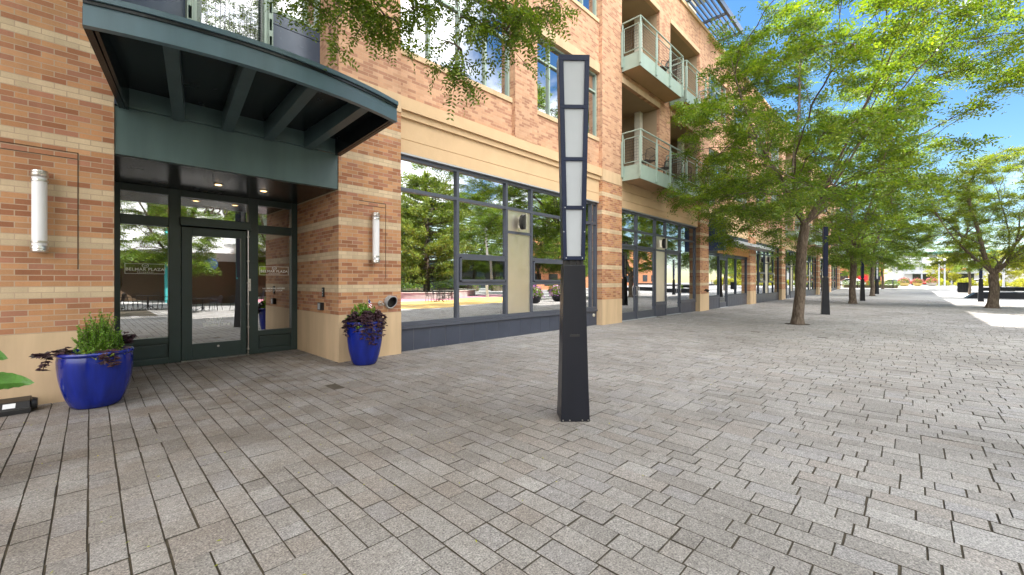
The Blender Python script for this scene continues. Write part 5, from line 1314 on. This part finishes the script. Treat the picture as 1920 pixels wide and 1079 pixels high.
# shrubs along the street
sh = thing('street_shrub', 'rounded yellow green shrub behind the middle flower bowl', 'shrub', (121, -4.0, .5), 'yellow green shrubs along the far street')
k = 1500; v = norm(rgp.normal(0, 1, (k, 3))) * rgp.uniform(.35, 1.05, (k, 1)) ** .6; v *= [1.5, 1.5, 1.1]; v[:, 2] = np.abs(v[:, 2]) * 1.2 + .1
v[:, 2] *= 1 + .2 * np.sin(v[:, 0] * 4) * np.cos(v[:, 1] * 4)
quads_obj('foliage', leaf_quads(v, rgp.normal(0, 1, (k, 3)) + [0, 0, .5], rgp.normal(0, 1, (k, 3)), rgp.uniform(.16, .32, k), rgp.uniform(.10, .18, k)), 'yshrub', sh)
m = MB()
for q in range(6): a = q * 1.05; m.tube([(121, -4, .45), (121 + .6 * math.cos(a), -4 + .6 * math.sin(a), 1.5)], [.04, .02], 5)
m.build('stem', 'bark', sh)
for x, y, s, lb in ((122, -7.6, 1.1, 'yellow green shrub just right of the white pole at the street'), (119, -10.5, 1.0, 'low yellow green shrub left of the far right tree trunk'), (113, -11.2, .8, 'small yellow green shrub near the bin'), (112, -13.6, .9, 'yellow green shrub behind the bin'), (108, -13.2, 1.0, 'yellow green shrub between the bin and the forked tree'), (107, -15.4, 1.1, 'yellow green shrub behind the dark column on the right'), (104, -13.8, 1.2, 'broad yellow shrub right of the forked trunk'), (103.5, -16.6, 1.25, 'large yellow shrub by the right edge behind the fence'), (101.5, -14.4, 1.0, 'nearer yellow shrub behind the right hand fence'), (122, 12.8, 0, '')):
    if s: copy_tree(sh, (x, y, .5), x * 1.7, (s, s, s * .95), lb)
yt = make_tree('street_tree', 'small rounded yellow green tree beyond the flower bowls', 'tree', 23, 6.6, 1.6, 3.1, 1.3, .14, (0, 0), 110, 9, (126.5, -5.0, .5), 'yshrub', 'small street trees', frond=(.42, 2), lsc=.55)
copy_tree(yt, (124, -12.5, .5), 2.0, 1.05, 'small yellow green tree behind the bin')
copy_tree(yt, (118, -17.0, .5), 4.0, 1.1, 'small yellow green tree right of the forked trunk')
copy_tree(t2, (86, 7.2, .5), 3.3, (.8, .8, .72), 'dense green tree behind the black fence', 'trees beyond the fence')
copy_tree(t2, (100, 5.6, .5), 5.0, (.85, .85, .78), 'green tree hiding most of the orange shop', 'trees beyond the fence')
copy_tree(t2, (150, -26, .4), 1.0, 1.0, 'tall green tree far behind the yellow shrubs', 'trees beyond the street')
copy_tree(t2, (152, 14, .4), 2.6, 1.0, 'tall green tree across the street behind the orange shop', 'trees beyond the street')
hd = thing('clipped_hedge', 'dark green clipped hedge behind the low black fence', 'hedge', (80.5, 4.5, .48))
k = 2600; v = rgp.uniform(-1, 1, (k, 3)) * [.5, 3.2, .45]; v[:, 2] += .55; v += rgp.normal(0, .05, (k, 3))
quads_obj('foliage', leaf_quads(v, rgp.normal(0, 1, (k, 3)) + [0, 0, .4], rgp.normal(0, 1, (k, 3)), rgp.uniform(.08, .16, k), rgp.uniform(.05, .1, k)), 'leaf', hd)
m = MB(); m.box(80.2, 80.8, 1.5, 7.5, .45, .9); m.build('stem', 'bark', hd)
# poles
def pole(x, y, z, h, label):
    t = thing('white_pole', label, 'lamp post', (x, y, z), 'white lamp posts')
    m = MB(); m.tube([(x, y, z), (x, y, z + h)], [.11, .085], 10); m.build('shaft', 'frost', t)
    m = MB(); m.tube([(x, y, z), (x, y, z + .25)], .17, 12); m.build('foot', 'greysteel', t)
    m = MB(); m.lathe([(.09, h - .02), (.16, h + .02), (.17, h + .30), (.10, h + .36)], x, y, z, 12); m.build('lantern', 'white', t)
pole(97, -3.75, .5, 4.3, 'white lamp post beside the right hand flower bowl')
pole(100, -3.2, .5, 4.1, 'slimmer white lamp post just left of the nearer one')
pole(86, -8.8, .45, 3.8, 'white lamp post right of the forked tree trunk')
pole(130, 1.4, .5, 7.0, 'tall pale lamp post before the glass hall')
# bin, low wall, benches on the sunny side
t = thing('litter_bin', 'square black slatted litter bin standing in the sun by the right trees', 'litter bin', (68.4, -4.1, .22))
x, y, z = 68.4, -4.1, .21
m = MB()
for k in range(8):
    u = -.43 + k * .123
    for a, b in (((x + u - .04, x + u + .04), (y - .45, y - .42)), ((x + u - .04, x + u + .04), (y + .42, y + .45))): m.box(*a, *b, z + .08, z + 1.06)
    for a, b in (((x - .45, x - .42), (y + u - .04, y + u + .04)), ((x + .42, x + .45), (y + u - .04, y + u + .04))): m.box(*a, *b, z + .08, z + 1.06)
sl = m.build('slatted_side', 'blackpaint', t)
m = MB(); m.box(x - .40, x + .40, y - .40, y + .40, z + .04, z + .95); m.build('liner', 'blackplastic', t)
m = MB(); m.box(x - .47, x + .47, y - .47, y + .47, z + 1.06, z + 1.12); m.box(x - .47, x + .47, y - .47, y + .47, z, z + .06); m.build('rim', 'blackpaint', t)
t = thing('low_wall', 'low black granite seating wall with a sloped end on the right', 'low wall', (52.5, -5, 0))
m = MB(); a = (52.35, -3.75); d = Vector((.25, -1, 0)).normalized(); s = Vector((1, .25, 0)).normalized()
vs = []
for tt, zt in ((0, .02), (.55, .46), (14, .46)):
    for o in (0, .62): p = Vector((52.3, -3.3, 0)) + d * tt + s * o; vs += [(p.x, p.y, -.05), (p.x, p.y, zt)]
m.add(vs, [(0, 1, 3, 2), (0, 4, 5, 1), (4, 8, 9, 5), (2, 3, 7, 6), (6, 7, 11, 10), (1, 5, 7, 3), (5, 9, 11, 7), (8, 10, 11, 9)]); m.build('body', 'blackpaint', t)
m = MB(); vs = []
for tt in (.56, 14):
    for o in (-.02, .66): p = Vector((52.3, -3.3, 0)) + d * tt + s * o; vs += [(p.x, p.y, .464), (p.x, p.y, .52)]
m.add(vs, [(0, 1, 3, 2), (0, 4, 5, 1), (2, 3, 7, 6), (1, 5, 7, 3), (4, 6, 7, 5), (0, 2, 6, 4)]); m.build('coping', 'blackpaint', t)
m = MB(); m.prism([(54, -4.6), (57, -17), (70, -17), (66, -6.5)], -.03, .03); struct(m.build('lawn', 'grass'))
def bench(x, y, z, rz, label):
    t = thing('park_bench', label, 'bench', (x, y, z), 'dark benches behind the low wall')
    def lo(m, nm): o = m.build(nm, 'blackpaint'); o.parent = t
    m = MB(); m.box(-.9, .9, -.22, .22, .43, .47); lo(m, 'seat')
    m = MB(); m.box(-.9, .9, .20, .25, .55, .88); lo(m, 'backrest')
    for sx in (-.75, .75):
        m = MB(); m.box(sx - .03, sx + .03, -.2, .24, 0, .43); lo(m, 'leg')
    t.rotation_euler = (0, 0, rz)
bench(56.5, -5.5, .03, 1.5, 'dark bench just behind the sloped end of the low wall')
bench(60.0, -6.6, .03, 1.4, 'dark bench on the lawn behind the forked trunk')
bench(57.8, -7.4, .03, 1.3, 'dark bench on the lawn right of the forked trunk')
rb = thing('round_bush', 'round dark green bush behind the low wall at the right edge', 'shrub', (57.5, -7.9, .03))
k = 900; v = norm(rgp.normal(0, 1, (k, 3))) * rgp.uniform(.5, 1.0, (k, 1)) ** .5 * [.5, .5, .55]; v[:, 2] += .5
quads_obj('foliage', leaf_quads(v, rgp.normal(0, 1, (k, 3)), rgp.normal(0, 1, (k, 3)), rgp.uniform(.06, .12, k), rgp.uniform(.04, .07, k)), 'leaf', rb)

# ================================================================== ACROSS THE PLAZA (seen in the glass)
t = thing('pale_cafe_building', 'pale building with teal columns and a curved white awning, reflected in the entrance glass', 'building', (3, -19, 0))
m = MB(); m.box(-14, 13, -32, -19, -.1, 9.5); m.build('wall', 'pale', t)
m = MB(); m.box(-14.1, -1.5, -18.997, -18.75, 4.4, 9.4); m.build('brick_upper', 'orange', t)
for k in range(6):
    x0 = -12 + k * 4.1; m = MB(); m.box(x0, x0 + 3.75, -18.998, -18.96, .15, 3.35); m.build('window', 'groove', t)
    m = MB(); m.tube([(x0 - .45, -18.2, 0), (x0 - .45, -18.2, 5.2)], .19, 12); m.build('column', 'teal', t)
for k in range(5):
    x0 = -11.5 + k * 4.7; m = MB(); m.box(x0, x0 + 2.4, -18.74 if x0 < -2 else -18.995, -18.70 if x0 < -2 else -18.95, 5.6, 8.0); m.build('window', 'upglass', t)
m = MB(); n = 24; vs = []
for k in range(n + 1):
    s = k / n; x = 1.5 + 9.5 * s; y = -17.6 + 1.6 * math.sin(PI * s); vs += [(x, y, 3.45 + .35 * math.sin(PI * s)), (x, y, 4.15 + .35 * math.sin(PI * s)), (x, -19.0, 4.5)]
m.add(vs, [(3 * k + j, 3 * k + 3 + j, 3 * k + 4 + j, 3 * k + 1 + j) for k in range(n) for j in (0, 1)]); m.build('awning', 'white', t)
m = MB(); m.tube([(5.9, -15.9, 3.0), (5.9, -15.95, 3.0)], .42, 24); m.build('round_sign', 'navysteel', t)
t = thing('louvred_hall', 'pale hall with long horizontal louvres, reflected in the nearest shop window', 'building', (34, -40, 0))
m = MB(); m.box(20, 62, -58, -40, -.1, 13); m.build('wall', 'greenmetal', t)
m = MB()
for k in range(17): z = 5.0 + k * .46; m.box(19.9, 62.1, -39.995, -39.65, z, z + .24)
m.build('louvre', 'paleteal', t)
m = MB()
for k in range(7): m.box(21 + k * 5.6, 24.6 + k * 5.6, -39.997, -39.94, .3, 4.3)
m.build('window', 'carglass', t)
# more trees over there
def conifer(x, y, label):
    t = thing('conifer_tree', label, 'tree', (x, y, 0)); rr = random.Random(3); rg = np.random.default_rng(3); m = MB()
    m.tube([(x, y, -.05), (x, y, 3), (x + .1, y, 11.2)], [.34, .27, .03], 12); FP = []; FD = []
    for k in range(210):
        z = 1.3 + 10.1 * (k / 210) ** 1.0; L = 5.4 * (.7 + .3 * (z - 1.3) / 2.9) * rr.uniform(.6, 1.05) if z <= 4.2 else 5.4 * math.sqrt(max(.02, 1 - ((z - 4.2) / 7.6) ** 2)) * rr.uniform(.55, 1.05)
        a = rr.uniform(0, 2 * PI); b0 = Vector((x, y, z)); e = b0 + Vector((L * math.cos(a), L * math.sin(a), L * rr.uniform(.02, .3))); m.tube([b0, b0.lerp(e, .5) + Vector((0, 0, -.1)), e], [.05, .03, .01], 5, 0, False)
        for q in range(int(L * 10)):
            u = rr.uniform(.25, 1); c = b0.lerp(e, u)
            for s in range(5): FP.append(tuple(c - Vector((x, y, 0)) + Vector((rr.gauss(0, .16), rr.gauss(0, .16), rr.gauss(0, .14))))); FD.append((rr.gauss(math.cos(a) * .5, .6), rr.gauss(math.sin(a) * .5, .6), rr.gauss(.5, .4)))
    m.build('trunk', 'bark', t); FP = np.array(FP); FD = np.array(FD); k = len(FP)
    quads_obj('crown', leaf_quads(FP, FD, rg.normal(0, 1, (k, 3)), rg.uniform(.22, .42, k), rg.uniform(.06, .12, k)), 'pine', t)
conifer(22.6, -18.4, 'big yellowish conifer reflected in the left pane of the nearest shop window')
for a in ((3.2, -8.8, .9, .82, 'honey locust across the plaza, reflected in the entrance door'), (-3.4, -10.5, 2.2, .85, 'honey locust across the plaza, reflected in the left door sidelight'), (28.5, -9.6, 3.9, .88, 'honey locust reflected in the right panes of the nearest shop window'), (36, -12.5, 5.2, .9, 'honey locust reflected in the double glass doors'), (33, -24, .4, 1.0, 'tall tree before the louvred hall, reflected beside the steel panel'), (47, -16, 1.7, 1.0, 'honey locust reflected in the shop window under the grey awning'), (10.5, -16, 2.9, .75, 'small honey locust between the pale building and the conifer')):
    copy_tree(t2, (a[0], a[1], 0), a[2], a[3], a[4], 'honey locusts across the plaza')
t = thing('seat_wall', 'curved pale seat wall round the conifer', 'seat wall', (22.6, -18.4, 0))
m = MB(); m.lathe([(4.4, -.05), (4.4, .5), (5.0, .5), (5.0, -.05)], 22.6, -18.4, 0, 40); m.build('body', 'concrete', t)
m = MB(); m.lathe([(4.35, .504), (4.35, .56), (5.06, .56), (5.06, .504)], 22.6, -18.4, 0, 40); m.build('coping', 'cream', t)
t = thing('slanted_light_mast', 'white slanted light mast reflected in the nearest shop window', 'light mast', (23.6, -10.4, 0))
m = MB(); m.tube([(23.6, -10.4, -.02), (22.9, -10.2, 6.0)], [.16, .10], 4); m.build('shaft', 'frost', t)
m = MB()
for k in range(4): m.box(22.98 - k * .10, 23.10 - k * .10, -10.4, -10.15, 4.4 + k * .35, 4.6 + k * .35) if False else m.tube([(23.1 - k * .045, -10.32, 4.3 + k * .4), (23.1 - k * .045, -10.10, 4.3 + k * .4)], .07, 8)
m.build('spotlight', 'blackplastic', t)
# cafe tables and chairs
def cafe_table(x, y, label):
    t = thing('cafe_table', label, 'table', (x, y, 0), 'round black cafe tables across the plaza')
    m = MB(); m.tube([(x, y, .71), (x, y, .735)], .45, 24); m.build('table_top', 'blackpaint', t)
    m = MB(); m.tube([(x, y, .05), (x, y, .71)], .03, 8); m.build('column', 'blackpaint', t)
    for k in range(4):
        a = k * PI / 2 + .4; m = MB(); m.tube([(x, y, .25), (x + .2 * math.cos(a), y + .2 * math.sin(a), .12), (x + .36 * math.cos(a), y + .36 * math.sin(a), .012)], .015, 6); m.build('leg', 'blackpaint', t)
    return t
def cafe_chair():
    t = thing('cafe_chair', 'black metal cafe chair', 'chair', (0, 0, 0), 'black metal chairs round the cafe tables')
    def lo(m, nm): o = m.build(nm, 'blackpaint'); o.parent = t
    m = MB(); m.box(-.21, .21, -.21, .21, .44, .462); lo(m, 'seat')
    m = MB(); m.tube([(-.2, .2, .46), (-.2, .27, .80), (0, .29, .88), (.2, .27, .80), (.2, .2, .46)], .012, 6)
    for k in range(-3, 4): m.tube([(k * .05, .2, .47), (k * .05, .275, .83)], .006, 4, 0, False)
    lo(m, 'backrest')
    for sx, sy in ((-1, -1), (1, -1), (-1, 1), (1, 1)): m = MB(); m.tube([(sx * .19, sy * .19, .44), (sx * .23, sy * .24, .008)], .012, 6); lo(m, 'leg')
    for s in (-1, 1): m = MB(); m.tube([(s * .21, .22, .66), (s * .23, -.16, .66), (s * .21, -.18, .45)], .011, 6); lo(m, 'armrest')
    return t
ch = cafe_chair(); first = True
for i, (x, y, nm, gp) in enumerate(((2.2, -9.4, 'in front of the entrance door', 4), (4.6, -10.6, 'right of the door reflection', 4), (.4, -10.2, 'left of the door reflection', 4), (6.6, -9.6, 'near the tall blue pot reflection', 3), (17.6, -9.4, 'on the yellow court', 3), (20.4, -12.6, 'on the pink court', 4))):
    cafe_table(x, y, 'round black cafe table across the plaza, ' + nm)
    for k in range(gp):
        a = k * 2 * PI / gp + .5 + i * .7; p = (x + .72 * math.cos(a), y + .72 * math.sin(a), 0); lb = 'black metal cafe chair round the table ' + nm
        if first: ch.location = p; ch.rotation_euler = (0, 0, a - PI / 2); ch['label'] = lb; first = False
        else: copy_tree(ch, p, a - PI / 2, label=lb)
t = thing('closed_parasol', 'closed brown parasol standing among the cafe tables', 'parasol', (1.2, -11.6, 0))
m = MB(); m.tube([(1.2, -11.6, 0), (1.2, -11.6, 2.7)], .025, 8); m.build('pole', 'blackpaint', t)
m = MB(); m.lathe([(.05, 1.1), (.16, 1.25), (.13, 1.9), (.06, 2.5), (.01, 2.62)], 1.2, -11.6, 0, 14); m.build('canopy', 'groove', t)
m = MB(); m.lathe([(.26, 0), (.26, .07), (.05, .09)], 1.2, -11.6, 0, 16); m.build('base', 'concrete', t)
for x, y, lb in ((20.2, -3.9, 'violet flower bowl reflected low in the right pane of the shop window'), (22.3, -4.3, 'violet and dark leaved flower bowl beside the other in the window reflection'), (26.0, -4.9, 'violet flower bowl at the edge of the yellow court')): flower_bowl(x, y, 0, 'blackpaint', lb, .95, 'violet')

for a in ((16, -30, .9, 1.0, 'tall tree left of the louvred hall across the plaza'), (27, -31, 2.2, .9, 'tree before the left half of the louvred hall'), (42, -30, 3.1, 1.0, 'tree before the right half of the louvred hall'), (62, -26, 1.3, 1.0, 'tree far across the plaza beyond the louvred hall'), (74, -34, 4.4, 1.05, 'tree far across the plaza before the brick block')):
    copy_tree(t2, (a[0], a[1], 0), a[2], a[3], a[4], 'honey locusts across the plaza')
t = thing('brick_block', 'long brick block far across the plaza, reflected in the farther shopfronts', 'building', (100, -52, 0))
m = MB(); m.box(66, 150, -66, -52, -.1, 12); m.build('wall', 'orange', t)
for k in range(12):
    for z in (1, 5, 8.6): m = MB(); m.box(68 + k * 6.6, 71.5 + k * 6.6, -51.997, -51.95, z, z + 2.3); m.build('window', 'carglass', t)
m = MB(); m.box(65.5, 150.5, -66.5, -51.6, 12, 12.5); m.build('roof', 'cream', t)

for x, y, rz, lb in ((17, -25.5, 1.57, 'clipped hedge across the plaza left of the conifer'), (24.5, -26, 1.57, 'clipped hedge across the plaza behind the conifer'), (33, -26.5, 1.57, 'clipped hedge across the plaza right of the conifer'), (42, -25.5, 1.57, 'clipped hedge across the plaza before the louvred hall'), (52, -24, 1.5, 'clipped hedge far across the plaza')):
    copy_tree(hd, (x, y, 0), rz, (1, 1.2, 1.7), lb, 'clipped hedges across the plaza')
# chairs out on the balconies
for x, y, z, rz, lb in ((14.35, 7.02, 5.42, 2.6, 'black chair near the left end of the lowest balcony'), (15.7, 6.98, 5.42, -1.9, 'black chair near the right end of the lowest balcony'), (17.75, 6.98, 5.42, 2.2, 'black chair on the lower balcony half hidden by the tree'), (15.6, 7.0, 9.28, -2.2, 'black chair on the upper balcony')):
    copy_tree(ch, (x, y, z), rz, label=lb, group='chairs on the balconies')
# fallen leaves and grit lying on the paving
k = 420; P = np.stack([rgp.uniform(-1.5, 9, k), rgp.uniform(1.2, 8.8, k), np.full(k, .004)], 1)
P = P[(P[:, 1] < 7.1) | ((P[:, 0] > .4) & (P[:, 0] < 2.9))]; k = len(P)
fl = quads_obj('fallen_leaves', leaf_quads(P, rgp.normal(0, 1, (k, 3)) * [1, 1, .05], rgp.normal(0, .15, (k, 3)) + [0, 0, 1], rgp.uniform(.012, .032, k), rgp.uniform(.006, .014, k)), 'yshrub')
fl['kind'] = 'stuff'

for x, y in ((16.75, 2.8), (34.6, 2.78), (54.2, 2.85), (34.3, -3.12)):
    m = MB(); m.tube([(x, y, -.02), (x, y, .006)], .36, 20); struct(m.build('tree_pit', 'soil'))
